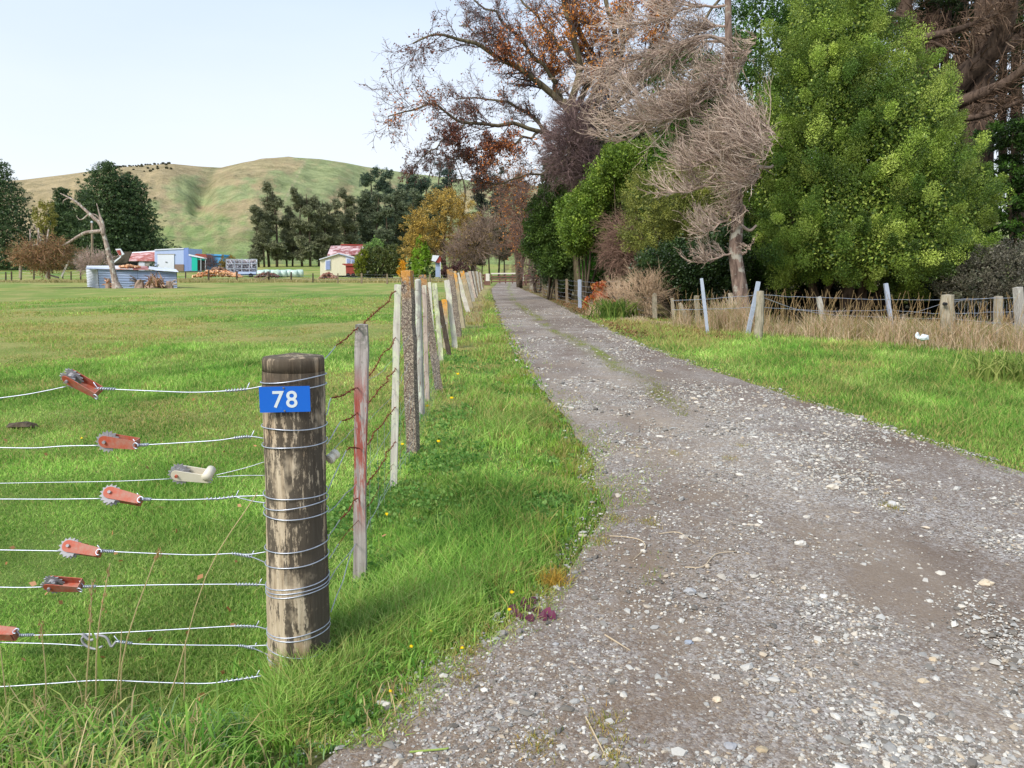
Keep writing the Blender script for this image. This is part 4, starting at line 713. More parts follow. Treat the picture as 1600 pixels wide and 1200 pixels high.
def crown(mb, ells, nc, per, cr, ln, ls, cols, up=.6, lo=.75, hi=1.04, front=.45, spread=.9, asp=.5, tint=.16, fill=0, fs=1.9, kw=.55, flatk=1.0, jit=.14, droop=0):
    c, d = on_ells(ells, nc, lo, hi, front); ax = unit(d * (1 - up * .5) + np.array((0, 0, up)) + .25 * rng.normal(size=(nc, 3))); sz = rng.uniform(.55, 1.35, (nc, 1, 1))
    u = unit(rng.normal(size=(nc, per, 3))); rad = rng.random((nc, per, 1)) ** .45; p = u * rad * (1, 1, flatk); t = np.sum(p * ax[:, None], 2, keepdims=True)
    p = p * cr * sz + ax[:, None] * t * (ln - cr) * sz; pos = c[:, None] + p; pos[..., 2] -= droop * (np.linalg.norm(p, axis=2)) ; n = nc * per
    k = np.repeat(rng.random(nc), per) * kw + rng.random(n) * (1 - kw); C = pal(cols, n, k, jit) * (1 + tint * np.repeat(rng.normal(size=nc), per))[:, None].clip(.6, 1.4)
    la = unit(u + ax[:, None] * .9).reshape(-1, 3); leaves(mb, pos.reshape(-1, 3), ls, C, la, spread, asp)
    if fill:
        ar = np.array([e[1][0] * e[1][2] for e in ells]); k = rng.choice(len(ells), fill, p=ar / ar.sum()); q = unit(rng.normal(size=(fill, 3))) * (rng.random((fill, 1)) ** .4) * .8
        pp = np.array([e[0] for e in ells])[k] + q * np.array([e[1] for e in ells])[k]; pp = pp[pp[:, 2] > gz(pp[:, 0], pp[:, 1])]; leaves(mb, pp, ls * fs, pal(cols, len(pp), None, .15), None, 1, .6)
    return mb
def grow(PT, L, R, m, ratio, spread, K=5, bend=.25, grav=0., t0=.2, t1=1., rr=.6, drift=(0, 0, 0)):
    N, Kp, _ = PT.shape; t = rng.uniform(t0, t1, (N, m)) * (Kp - 1); i = np.minimum(t.astype(int), Kp - 2); f = (t - i)[..., None]; ii = np.arange(N)[:, None]
    b = PT[ii, i] * (1 - f) + PT[ii, i + 1] * f; T = unit(PT[ii, i + 1] - PT[ii, i]); Rb = R[ii, i] * (1 - f[..., 0]) + R[ii, i + 1] * f[..., 0]
    side = rng.normal(size=(N, m, 3)); side = unit(side - T * np.sum(side * T, 2, keepdims=True)); d = unit(T + side * spread * rng.uniform(.5, 1.4, (N, m, 1)) + np.array(drift)).reshape(-1, 3)
    Lc = (L[:, None] * ratio * rng.uniform(.5, 1.25, (N, m))).ravel(); b = b.reshape(-1, 3); n = len(b); out = np.zeros((n, K, 3)); out[:, 0] = b
    for k in range(1, K):
        d = unit(d + bend * rng.normal(size=(n, 3)) + np.array((0, 0, grav))); out[:, k] = out[:, k - 1] + d * (Lc / (K - 1))[:, None]
    rc = np.minimum(Rb.ravel() * rr, 1e9); Rr = rc[:, None] * np.linspace(1, .45, K)[None]; return out, Lc, Rr
def limbset(limbs, K=9):                                                # [( [(px,py),..], Y0, Y1, r0, r1 )] -> arrays
    PT, L, R = [], [], []
    for pts, y0, y1, r0, r1 in limbs:
        pts = np.array(pts, float); s = np.append(0, np.cumsum(np.hypot(*np.diff(pts, axis=0).T))); s /= s[-1]; t = np.linspace(0, 1, K); q = np.stack([np.interp(t, s, pts[:, 0]), np.interp(t, s, pts[:, 1])], 1)
        w = np.array([P(a, b, y0 + (y1 - y0) * tt) for (a, b), tt in zip(q, t)]); w[1:-1] += rng.normal(size=(K - 2, 3)) * .03 * (1, 1, 1); PT.append(w); L.append(np.linalg.norm(np.diff(w, axis=0), axis=1).sum()); R.append(np.linspace(r0, r1, K))
    return np.array(PT), np.array(L), np.array(R)
def trunk(t, pts, rads, mat, name='trunk', n=12, wob=.06, sub=4, col=(1, 1, 1)):
    mb = MB(); sweep(mb, pts, rads, n, C=col, sub=sub, wob_=wob); return mb.build(name, mat, t, smooth=True)
BK = {'brown': lin(88, 66, 54), 'grey': lin(104, 92, 82), 'pale': lin(168, 146, 134), 'dark': lin(60, 50, 44)}
def bush(name, label, cat, ells, nc, per, cr, ln, ls, cols, stems=5, group=None, mat='leaf', bark='bark_dark', twigs=0, **kw):
    e = sorted(ells, key=lambda e: e[0][2] - e[1][2])[0]; cx = np.mean([q[0][0] for q in ells]); cy = np.mean([q[0][1] for q in ells]); base = np.array([cx, cy, gz(cx, cy)])
    t = thing(name, base, label, cat, group); mb = MB(); crown(mb, ells, nc, per, cr, ln, ls, cols, **kw); mb.build('foliage' if cat in ('bush', 'shrub', 'hedge') else 'crown', M[mat], t)
    mb = MB(); r0 = max(.05, e[1][0] * .05)
    for i in range(stems):
        q = ells[rng.integers(len(ells))]; tip = q[0] + q[1] * rng.uniform(-.55, .55, 3); b = base + (rng.normal() * e[1][0] * .15, rng.normal() * .2, -.1); mid_ = (b + tip) / 2 + rng.normal(size=3) * e[1][0] * .12
        sweep(mb, [b, mid_, tip], [r0 * 1.4, r0, r0 * .35], 7, sub=4, wob_=.1)
    mb.build('trunk', M[bark], t, smooth=True); return t
# ================================================================ RIGHT SIDE
BIGG = [lin(54, 78, 31), lin(86, 112, 43), lin(128, 150, 59), lin(180, 194, 96)]
bb = bush('broadleaf_bush', 'huge billowing bright green bush with upright leafy tufts behind the right fence', 'bush',
     [ell(1300, 335, 25, 118, 112, 2.3), ell(1415, 345, 24.6, 118, 108, 2.3), ell(1285, 190, 25.4, 100, 130, 2.1), ell(1385, 225, 25, 98, 120, 2.1), ell(1292, 62, 25.6, 82, 105, 1.9), ell(1475, 310, 25.2, 66, 108, 1.8), ell(1350, 120, 25.6, 70, 100, 1.6), ell(1425, 160, 25.6, 56, 70, 1.3), ell(1215, 250, 25.4, 46, 110, 1.4), ell(1345, 20, 26, 40, 60, 1.4), ell(1238, 395, 24.6, 50, 50, 1.3), ell(1350, 395, 24, 150, 48, 1.8)],
     560, 640, .27, .44, .055, BIGG, stems=7, up=.6, lo=.80, hi=1.08, tint=.34, fill=110000, fs=1.8, kw=.75, front=.1, bark='bark_brown', asp=.42)
bush('backing_tree', 'mid green tree standing right behind the huge green bush', 'tree', [ell(1300, 60, 29, 70, 90, 1.2), ell(1290, 210, 29, 90, 120, 1.3), ell(1400, 230, 29, 90, 110, 1.3), ell(1300, 350, 29, 110, 90, 1.3), ell(1430, 350, 29, 90, 90, 1.3)], 620, 150, .34, .5, .12, [lin(52, 70, 30), lin(80, 102, 42), lin(116, 134, 56)], stems=5, up=.4, tint=.25, fill=9000, bark='bark_brown')
# ---- dead wind-swept conifer
DY = 22.; dbase = G(1160, 512); DY = dbase[1]
dt = thing('dead_conifer', dbase, 'dead conifer with bare pale trunk and wind swept mauve twigs beside the huge green bush', 'tree')
tp = [(1164, 514), (1157, 455), (1149, 395), (1152, 350), (1150, 300), (1144, 220), (1142, 150), (1139, 90), (1138, 40), (1137, -30), (1136, -90)]; tr_ = [.25, .2, .17, .16, .15, .135, .12, .105, .09, .075, .06]
trunk(dt, [P(a, b, DY) for a, b in tp], tr_, M['bark_mauve'], n=14)
TW = [lin(116, 96, 86), lin(158, 137, 124), lin(208, 188, 172), lin(142, 122, 102)]
def brush(t, ax, n, L, dr, yo=0., curl=.1, sp=.5, name='branch', r=.011, cols=TW, thick=.035):
    PT, Ls, R = limbset([(ax, DY, DY + yo, thick, thick * .35)]); mb = MB(); strands(mb, PT, R, cols[1], n=6); s = rng.uniform(.12, 1, n) * (PT.shape[1] - 1); i = np.minimum(s.astype(int), PT.shape[1] - 2); f = (s - i)[:, None]
    b = PT[0][i] * (1 - f) + PT[0][i + 1] * f; d0 = np.array([dr[0], 0, -dr[1]], float); d0 /= np.linalg.norm(d0); d = unit(d0 + sp * rng.normal(size=(n, 3)) * (1, 1.3, 1)); K = 6; Lm = L * DY / 1200 * rng.uniform(.45, 1.2, n); o = np.zeros((n, K, 3)); o[:, 0] = b
    for k in range(1, K): d = unit(d + np.array((-.10, 0, curl)) * 1. + .07 * rng.normal(size=(n, 3))); o[:, k] = o[:, k - 1] + d * (Lm / (K - 1))[:, None]
    R0 = np.full((n, K), r) * np.linspace(1, .5, K); strands(mb, o, R0, pal(cols, n))
    c2, L2, R2 = grow(o, Lm, R0, 7, .5, .6, 5, .17, curl * .5, .1, 1, .8, drift=(-.10, 0, .04)); strands(mb, c2, R2.clip(.0045), pal(cols, len(c2)))
    c3, L3, R3 = grow(c2, L2, R2, 2, .55, .5, 4, .15, .03, .1, 1, .9); strands(mb, c3, R3.clip(.004), pal(cols, len(c3))); return mb.build(name, M['twig'], t)
BR = [([(1138, 8), (1070, 12), (1020, 38), (990, 42)], 90, 62, (-1, .12), -.4, .06), ([(1138, 40), (1110, 40), (1085, 48)], 60, 48, (-1, .05), .3, .1), ([(1141, 62), (1100, 56), (1040, 78), (985, 98), (930, 108)], 130, 62, (-.8, .55), -.8, -.02), ([(1141, 66), (1090, 62), (1040, 95), (1000, 125)], 90, 56, (-.9, .4), .5, .0),
      ([(1140, 108), (1160, 92), (1182, 58)], 26, 24, (-1, .1), -.2, .1), ([(1142, 112), (1165, 92), (1175, 78)], 70, 62, (-1, .35), .2, .05), ([(1142, 128), (1115, 128), (1085, 145)], 90, 52, (-.9, .35), -.4, .05), ([(1143, 145), (1110, 148), (1070, 172), (1045, 185), (1000, 190)], 150, 78, (-1, .12), -.9, .1),
      ([(1145, 165), (1100, 185), (1060, 180), (960, 225)], 90, 60, (-1, -.05), .6, .16), ([(1146, 160), (1170, 170), (1200, 200), (1212, 212)], 120, 80, (-1, -.25), -.6, .05), ([(1146, 200), (1175, 215), (1205, 222), (1195, 250)], 150, 95, (-1, -.2), -1, .08),
      ([(1147, 240), (1175, 250), (1190, 268), (1170, 290)], 140, 105, (-1, .1), -.7, .1), ([(1148, 225), (1110, 250), (1080, 262)], 110, 70, (-1, -.1), -.9, .16), ([(1150, 275), (1110, 285), (1060, 305), (1035, 300)], 120, 66, (-1, .1), -1.1, .22), ([(1152, 300), (1160, 320), (1170, 330)], 60, 55, (-.6, .9), -.5, .1),
      ([(1150, 325), (1135, 345), (1100, 365)], 110, 66, (-1, .2), -.7, .25), ([(1150, 395), (1130, 400), (1100, 412)], 70, 56, (-1, -.05), -.5, .16), ([(1152, 400), (1166, 395), (1172, 385)], 26, 30, (-.4, -.6), -.3, .0), ([(1142, 208), (1100, 214), (1040, 210)], 20, 40, (-1, .1), .8, .1)]
for k_, (ax, n, L, dr, yo, cu) in enumerate(BR): brush(dt, ax, int(n * (.66 if k_ < 9 else .55 if k_ < 13 else .34)), L * (.9 if k_ < 9 else .74 if k_ < 13 else .62), dr, yo, cu)
mb = MB()
for pts in ([(1139, 72), (1110, 56), (1070, 64), (1030, 88)], [(1142, 120), (1112, 118), (1092, 124)], [(1142, 140), (1118, 142), (1096, 152)], [(1060, 134), (1030, 145), (1012, 152)], [(1150, 345), (1170, 360), (1182, 352)], [(1152, 210), (1175, 250), (1190, 262)], [(1168, 258), (1200, 262), (1208, 258)]):
    sweep(mb, [P(a, b, DY - .1) for a, b in pts], [.05, .04, .03, .015][:len(pts)], 7, lin(150, 134, 122), sub=4); mb.build('dead_limb', M['twig'], dt); mb = MB()

# ---- old macrocarpa pines at the upper right
MCD = [lin(34, 48, 24), lin(52, 72, 32), lin(78, 100, 44)]
def bigtree(label, base_px, limbs, Y, ells, nc, per, cols, twn=500, mat='bark_brown', cr=.45, ls=.16, spec=None):
    b = np.array(P(base_px, 430, Y)); b[2] = gz(b[0], b[1]); t = thing('cypress_tree', b, label, 'tree', 'tall dark trees behind the boundary fence')
    for i, (pts, y0, y1, r0, r1) in enumerate(limbs):
        q = [P(a, c, y0 + (y1 - y0) * k / (len(pts) - 1)) for k, (a, c) in enumerate(pts)]
        if i == 0: q = [b - (0, 0, .2)] + q; rads = [r0 * 1.15] + list(np.linspace(r0, r1, len(pts)))
        else: rads = np.linspace(r0, r1, len(pts))
        trunk(t, q, rads, M[mat], 'trunk' if i == 0 else 'limb', 14)
    PT, L, R = limbset([l for l in limbs]); a, La, Ra = grow(PT, np.minimum(L, 5), R, max(2, twn // len(limbs)), .32, .9, 6, .22, -.02, .1, 1, .10); a2, L2, R2 = grow(a, La, Ra, 4, .5, .7, 5, .25, 0, .2, 1, .7)
    mb = MB(); strands(mb, a, Ra.clip(.010, .04), pal([lin(74, 56, 44), lin(120, 98, 80), lin(150, 130, 110)], len(a))); strands(mb, a2, R2.clip(.008), pal([lin(80, 62, 50), lin(128, 106, 88)], len(a2))); mb.build('twigs', M['twig'], t)
    mb = MB(); crown(mb, ells, nc, per, cr, cr * 1.3, ls, cols, up=.1, lo=.2, hi=1.05, front=.2, flatk=.4, tint=.2, asp=.35); mb.build('crown', M['leaf'], t); return t
bigtree('huge dark cypress with an upright grey trunk and thick sloping limbs at upper right', 1535, [([(1527, 300), (1530, 160), (1538, 60), (1545, -60), (1550, -200)], 33, 33, .62, .3), ([(1480, 150), (1510, 115), (1545, 85), (1570, 40), (1580, -30)], 33.4, 31, .5, .28), ([(1484, 165), (1520, 152), (1575, 128), (1610, 100), (1660, 70)], 31.5, 29, .26, .14),
        ([(1488, 186), (1530, 182), (1590, 160)], 31.2, 30, .15, .08), ([(1500, 158), (1545, 156), (1610, 160)], 31.2, 30, .12, .08), ([(1545, 90), (1590, 60), (1660, 0)], 33, 33, .3, .2), ([(1440, 60), (1500, 45), (1560, 20)], 32, 31, .16, .07)], 33,
        [ell(1560, 20, 34, 70, 60, 2.5), ell(1500, -60, 34, 90, 60, 3), ell(1640, 60, 35, 80, 120, 3), ell(1570, 225, 31, 60, 16, 2), ell(1620, 190, 33, 50, 40, 2)], 330, 110, MCD, 420)
bigtree('dark cypress with a leaning brown trunk forking behind the top of the huge green bush', 1440, [([(1445, 300), (1440, 110), (1425, 55), (1412, 10), (1400, -120)], 35, 35, .42, .3), ([(1452, 260), (1455, 100), (1458, 20), (1462, -100)], 35.5, 36, .36, .22), ([(1470, 240), (1478, 60), (1490, -80)], 36, 37, .2, .14), ([(1370, 20), (1400, 25), (1440, 40), (1470, 70)], 34.5, 34, .14, .1), ([(1400, 62), (1440, 60), (1500, 85)], 34, 33, .1, .05), ([(1500, 240), (1506, 60), (1512, -60)], 37, 37, .16, .12)], 35,
        [ell(1420, -40, 37, 110, 70, 3.5), ell(1380, 40, 38, 60, 60, 2.5), ell(1460, 30, 38.5, 90, 80, 1.5), ell(1350, -30, 37, 70, 50, 3)], 430, 110, MCD, 420)
bigtree('slender dark cypress cut by the right edge of the photograph', 1600, [([(1590, 300), (1588, 120), (1592, 0), (1600, -120)], 38, 38, .26, .18), ([(1568, 300), (1566, 150), (1570, 20), (1575, -80)], 39, 39, .2, .15), ([(1640, 300), (1650, 80), (1660, -80)], 38, 38, .3, .2), ([(1555, 215), (1600, 225), (1660, 215)], 35, 35, .1, .06)], 38,
        [ell(1620, 100, 40, 90, 110, 2.5), ell(1560, 130, 41, 70, 110, 2), ell(1500, 120, 42, 60, 110, 2), ell(1700, 40, 38, 80, 160, 3)], 420, 120, MCD, 300)
GRN = [lin(38, 62, 20), lin(66, 100, 30), lin(98, 134, 44)]
bush('cypress_bough', 'dark green drooping conifer boughs at the right edge beside the huge green bush', 'bush', [ell(1600, 210, 30, 70, 22, 1.6), ell(1590, 265, 30.5, 60, 22, 1.6), ell(1605, 310, 30, 64, 28, 1.6), ell(1600, 350, 30, 66, 34, 1.8), ell(1590, 380, 31, 60, 36, 1.8), ell(1660, 280, 31, 60, 90, 2)], 420, 130, .3, .45, .13, [lin(26, 44, 16), lin(46, 74, 22), lin(84, 116, 38)], stems=6, up=-.1, flatk=.4, tint=.3, fill=1500, asp=.35)
bush('grey_shrub', 'greyish twiggy shrub at the right edge below the conifer boughs', 'shrub', [ell(1565, 425, 23, 62, 42, 1.2), ell(1630, 430, 23, 50, 44, 1.2), ell(1515, 445, 23, 40, 30, 1)], 300, 90, .16, .3, .07, [lin(84, 80, 70), lin(112, 108, 92), lin(74, 86, 60)], stems=10, up=.5, fill=900)
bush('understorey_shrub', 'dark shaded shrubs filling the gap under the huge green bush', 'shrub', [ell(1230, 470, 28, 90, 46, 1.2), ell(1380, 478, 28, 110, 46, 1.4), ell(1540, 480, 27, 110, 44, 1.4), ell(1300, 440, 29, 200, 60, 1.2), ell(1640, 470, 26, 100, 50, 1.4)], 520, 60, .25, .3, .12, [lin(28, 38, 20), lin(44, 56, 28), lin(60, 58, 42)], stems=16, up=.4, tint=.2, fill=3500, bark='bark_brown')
bush('shade_conifer', 'dark green conifer showing between the dead conifer and the huge green bush', 'tree', [ell(1190, 140, 29, 52, 130, 1.6), ell(1200, 290, 29, 60, 110, 1.6), ell(1180, 380, 28, 60, 70, 1.5), ell(1200, 30, 30, 66, 64, 1.6)], 380, 130, .3, .5, .095, [lin(40, 66, 24), lin(66, 98, 36), lin(108, 136, 58)], stems=6, up=.5, tint=.25, fill=3000)
bush('green_conifer', 'mid green conifer glimpsed behind the upper twigs of the dead conifer', 'tree', [ell(1060, 118, 33, 60, 34, 1.5), ell(1040, 130, 33, 34, 44, 1.5), ell(1095, 250, 33, 70, 80, 1.6), ell(1050, 290, 34, 60, 60, 1.6), ell(1100, 160, 34, 40, 70, 1.5)], 330, 120, .32, .5, .10, [lin(36, 62, 26), lin(64, 98, 34), lin(104, 132, 50)], stems=6, up=.3, tint=.3, fill=2500)
# ---- row of shrubs beside the drive
RG = 'shrubs lining the right side of the drive'
DKG = [lin(52, 76, 34), lin(84, 110, 48), lin(122, 146, 68)]; BRG = [lin(66, 92, 34), lin(104, 130, 46), lin(156, 174, 72)]; OLV = [lin(80, 90, 42), lin(122, 128, 60), lin(166, 166, 82)]; IVY = [lin(28, 44, 22), lin(50, 72, 34), lin(84, 108, 54)]
bush('evergreen_shrub', 'dark glossy green shrub at the far left end of the row beside the drive', 'bush', [ell(856, 350, 43, 32, 42, 1.6), ell(870, 395, 43, 28, 32, 1.4), ell(842, 378, 44, 20, 26, 1.2), ell(872, 318, 44, 26, 30, 1.4)], 360, 130, .32, .5, .13, DKG, group=RG, up=.4, fill=1200, tint=.25)
bush('bright_shrub', 'bright yellow green shrub in the middle of the row, above the netting fence', 'bush', [ell(925, 325, 37, 36, 32, 1.5), ell(905, 362, 37, 28, 32, 1.3), ell(940, 358, 37, 26, 30, 1.2), ell(892, 335, 38, 18, 24, 1)], 380, 120, .28, .45, .11, BRG, group=RG, up=.5, fill=1000, tint=.25)
bush('upper_shrub', 'bright green shrub topping the row just left of the dead conifer twigs', 'bush', [ell(975, 262, 35, 38, 30, 1.5), ell(1000, 290, 35, 34, 30, 1.4), ell(950, 285, 36, 28, 24, 1.3), ell(1010, 250, 35, 30, 24, 1.3)], 360, 110, .28, .45, .11, BRG, group=RG, up=.5, fill=900, tint=.25)
bush('olive_shrub', 'olive and mustard coloured feathery shrub behind the dead conifer trunk', 'bush', [ell(1030, 315, 28, 54, 52, 1.5), ell(1012, 365, 28, 40, 40, 1.2), ell(1130, 290, 27.5, 40, 60, 1.2), ell(1075, 330, 28, 44, 50, 1.5), ell(1060, 290, 29, 46, 30, 1.3), ell(1110, 350, 28, 40, 40, 1.3)], 420, 130, .22, .42, .075, OLV, group=RG, up=.4, fill=1600, tint=.25, asp=.35)
bush('ivy_shrub', 'dark leafy shrub above the pale grass at the left foot of the dead conifer', 'bush', [ell(1045, 415, 26, 52, 34, 1.2), ell(1095, 420, 25.5, 46, 36, 1.2), ell(1020, 440, 26, 34, 24, 1), ell(1130, 400, 26, 40, 50, 1.2), ell(1075, 445, 26, 70, 26, 1)], 400, 120, .2, .3, .075, IVY, group=RG, up=.3, fill=1600, tint=.25, mat='leaf_gloss', asp=.7)
bush('ivy_clad_stump', 'grey green ivy column between the dark and bright shrubs of the row', 'bush', [ell(898, 415, 43, 14, 34, .9), ell(884, 425, 43, 16, 26, .9), ell(915, 430, 42, 16, 22, .8), ell(866, 430, 45, 18, 20, .9)], 170, 80, .25, .35, .11, [lin(64, 80, 48), lin(96, 112, 70), lin(54, 74, 40)], group=RG, up=.3, fill=500)
bush('young_shrub', 'small fresh green shrub behind the netting fence posts', 'bush', [ell(930, 410, 40, 13, 22, .7), ell(918, 425, 40, 10, 14, .6)], 70, 80, .2, .3, .1, [lin(60, 110, 34), lin(96, 150, 50)], group=RG, up=.4)
bush('backdrop_trees', 'shadowy trees closing the view behind the row of shrubs', 'tree', [ell(900, 290, 49, 52, 60, 2), ell(880, 390, 49, 46, 50, 2), ell(980, 330, 45, 80, 100, 2.5), ell(940, 415, 45, 70, 40, 1.6), ell(1020, 390, 38, 70, 70, 2), ell(1090, 360, 33, 76, 110, 1.6), ell(940, 235, 48, 44, 60, 2), ell(1030, 235, 40, 60, 60, 2), ell(1110, 250, 34, 60, 80, 1.6)], 1500, 90, .42, .6, .22, [lin(38, 54, 26), lin(62, 82, 40), lin(84, 90, 54)], stems=14, up=.3, fill=3500, tint=.2, bark='bark_brown')
def twigbush(name, label, cat, ells, n, L, cols, r=.009, up=.3, group=None, m2=5, down=0, sp=.6, bark='bark_dark', leaf=None, back=0):
    cx = np.mean([q[0][0] for q in ells]); cy = np.mean([q[0][1] for q in ells]); cy2 = cy + back; base = np.array([cx, cy2, gz(cx, cy2)]); t = thing(name, base, label, cat, group); c, d = on_ells(ells, n, .25, .9, .3); K = 6
    dd = unit(d + np.array((-.15, 0, up)) + .4 * rng.normal(size=c.shape)); Lm = L * rng.uniform(.5, 1.2, n); o = np.zeros((n, K, 3)); o[:, 0] = c
    for k in range(1, K): dd = unit(dd + .14 * rng.normal(size=c.shape) + np.array((0, 0, -down))); o[:, k] = o[:, k - 1] + dd * (Lm / (K - 1))[:, None]
    R0 = np.full((n, K), r) * np.linspace(1.3, .5, K); mb = MB(); strands(mb, o, R0, pal(cols, n)); c2, L2, R2 = grow(o, Lm, R0, m2, .55, sp, 5, .15, -down * .5, .1, 1, .75); strands(mb, c2, R2, pal(cols, len(c2))); c3, L3, R3 = grow(c2, L2, R2, 3, .55, sp, 4, .15, 0, .1, 1, .85); strands(mb, c3, R3, pal(cols, len(c3)))
    mb.build('twigs', M['twig'], t); mb = MB()
    for i in range(max(3, len(ells) * 2)):
        q = ells[i % len(ells)]; tip = q[0] + q[1] * rng.uniform(-.5, .5, 3); b = base + (rng.normal() * .2, rng.normal() * .2, -.1); sweep(mb, [b, (b + tip) / 2 + rng.normal(size=3) * .2, tip], [r * 7, r * 5, r * 2], 7, sub=4)
    mb.build('trunk', M[bark], t, smooth=True)
    if leaf: p = c3[:, -1][rng.random(len(c3)) < leaf[1]]; mb = MB(); p = np.repeat(p, leaf[3], 0) + rng.normal(size=(len(p) * leaf[3], 3)) * leaf[2] * 1.2; leaves(mb, p, leaf[2], pal(leaf[0], len(p)), None, 1, .7); mb.build('leaves', M['leaf'], t)
    return t
twigbush('purple_thicket', 'dense purplish brown leafless thicket under the overhanging autumn tree', 'bush', [ell(890, 235, 39, 34, 50, 1.4), ell(915, 268, 39, 28, 30, 1.4), ell(900, 190, 40, 26, 30, 1.2)], 850, .8, [lin(82, 64, 64), lin(112, 92, 90), lin(140, 118, 114)], r=.014, down=.05, group=RG, back=11)
twigbush('brown_thicket', 'brown dead vine tangle hanging between the bright shrub and the pale grass', 'bush', [ell(972, 370, 30, 18, 30, 1.1), ell(982, 410, 29.5, 14, 28, 1), ell(962, 395, 30, 12, 20, .9)], 420, .6, [lin(96, 74, 64), lin(130, 104, 92), lin(150, 122, 104)], r=.009, down=.12, group=RG)
twigbush('hedge_thicket', 'small leafless grey brown bush at the far end of the netting fence', 'bush', [ell(840, 425, 58, 11, 19, .9)], 200, .9, [lin(100, 84, 76), lin(132, 112, 104)], r=.014, group=RG)
twigbush('pale_brush', 'straw coloured dead brush standing behind the dry grass clump', 'bush', [ell(1005, 462, 25, 34, 26, .7), ell(968, 470, 27, 22, 20, .6)], 380, .55, [lin(164, 138, 112), lin(200, 174, 146)], r=.006, group=RG, up=.7)
# red leaved plants and flax at the verge
bush('red_leaf_bush', 'small bush with rusty red and orange leaves beside the steel netting post', 'bush', [ell(936, 455, 29.5, 13, 14, .35), ell(926, 474, 29, 14, 12, .35), ell(945, 470, 29, 12, 10, .3)], 120, 50, .09, .12, .075, [lin(110, 44, 36), lin(176, 74, 44), lin(196, 120, 60), lin(120, 110, 50)], stems=5, asp=.6)
bush('dark_red_bush', 'dark maroon leaved bush behind the far netting fence', 'bush', [ell(876, 450, 46, 9, 12, .4)], 60, 40, .14, .16, .11, [lin(70, 30, 34), lin(110, 48, 44)], stems=4)
def flax(label, px, py, n, h, cols, sp=.12, lean=1.0, w=.02):
    q = G(px, py); mb = MB(); x = q[0] + rng.normal(size=n) * sp; y = q[1] + rng.normal(size=n) * sp; blades(mb, x, y, h * rng.uniform(.6, 1.15, n), np.full(n, w), pal(cols, n), lean, seg=2); o = mb.build('strappy_plant', M['grass'], None, loc=q); tag(o, label, 'plant'); return o
flax('clump of long arching green strap leaves beside the red leaved bush', 962, 499, 220, .75, [lin(60, 92, 38), lin(112, 140, 60), lin(150, 160, 84)], .3, 1.1, .035)
flax('arching green grassy clump at the right edge under the boundary fence', 1590, 600, 420, .42, [lin(84, 112, 44), lin(132, 152, 70), lin(170, 172, 100)], .32, 1.2, .016)
# ---- the overhanging autumn tree
AY = 42.; ab = np.array([3.9, AY, 0.]); ab[2] = gz(ab[0], ab[1]); at_ = thing('autumn_tree', ab, 'tall nearly leafless spreading tree with a few rust orange leaves reaching over the drive', 'tree')
AL = [([(905, 330), (898, 250), (895, 205), (888, 175), (880, 160)], 42, 42, .42, .26), ([(882, 165), (856, 140), (820, 114), (775, 88), (742, 65), (687, 52), (645, 68)], 42, 39, .24, .05), ([(850, 207), (807, 195), (762, 194), (726, 195), (700, 176), (661, 162), (606, 182)], 42, 38, .15, .035), ([(895, 225), (870, 215), (850, 207)], 42, 42, .2, .15), ([(850, 207), (832, 180), (795, 158), (745, 154), (712, 155)], 42, 44, .13, .04),
      ([(880, 160), (866, 125), (856, 105), (862, 80)], 42, 43, .18, .09), ([(888, 175), (905, 120), (900, 60), (880, 0), (866, -60)], 42, 41, .26, .12), ([(892, 185), (930, 110), (920, 72), (890, 30), (870, -30)], 42, 44, .22, .1), ([(895, 200), (940, 130), (963, 91), (960, 55), (947, 10), (940, -60)], 42, 42, .24, .12), ([(900, 210), (958, 120), (972, 80), (968, 20), (985, -50)], 42, 41, .2, .1),
      ([(905, 220), (985, 130), (1010, 90), (1035, 60), (1060, -10), (1075, -70)], 42, 43, .22, .1), ([(905, 200), (1000, 140), (1060, 100), (1075, 70), (1110, 20), (1150, -40)], 42, 44, .18, .08), ([(870, 130), (830, 80), (790, 40), (760, 10), (730, -10)], 42, 40, .14, .04), ([(905, 110), (860, 50), (820, 5), (790, -40)], 42, 43, .13, .05), ([(790, 220), (740, 235), (700, 250), (668, 245)], 41, 39, .06, .02), ([(895, 240), (850, 268), (815, 275), (780, 290), (745, 270)], 42, 40, .1, .03),
      ([(1010, 90), (1030, 30), (1020, -40)], 42, 41, .12, .06), ([(820, 114), (790, 75), (760, 55), (720, 40)], 40, 41, .08, .03), ([(726, 195), (700, 215), (675, 235), (645, 262)], 39, 38, .05, .02), ([(846, 205), (800, 225), (770, 240), (760, 262)], 42, 40, .09, .03)]
PT, L, R = limbset(AL, 12); R[1:] *= .78; PT[:, 2:-1] += rng.normal(size=PT[:, 2:-1].shape) * .07; BC = [lin(78, 66, 64), lin(108, 94, 92), lin(142, 128, 126)]
for i in range(len(AL)):
    mb = MB(); sweep(mb, PT[i] if i else np.vstack([[ab + (0, 0, -.2)], PT[i]]), R[i] if i else np.append(.5, R[i]), 9, sub=2, wob_=.06); mb.build('trunk' if i == 0 else 'limb', M['bark_olive'], at_, smooth=True)
Lc = np.minimum(L, 8); b1, L1, R1_ = grow(PT[1:], Lc[1:], R[1:], 26, .24, .8, 7, .2, .02, .06, 1, .32); b2, L2, R2 = grow(b1, L1, R1_, 8, .55, .8, 6, .25, .0, .1, 1, .55); b3, L3, R3 = grow(b2, L2, R2, 8, .5, .85, 5, .25, -.01, .1, 1, .6)
mb = MB(); strands(mb, b1, R1_.clip(.012), pal(BC, len(b1)), 5); strands(mb, b2, R2.clip(.008), pal(BC, len(b2)), 3); strands(mb, b3, R3.clip(.0058), pal(BC, len(b3)), 3); mb.build('branches', M['twig'], at_)
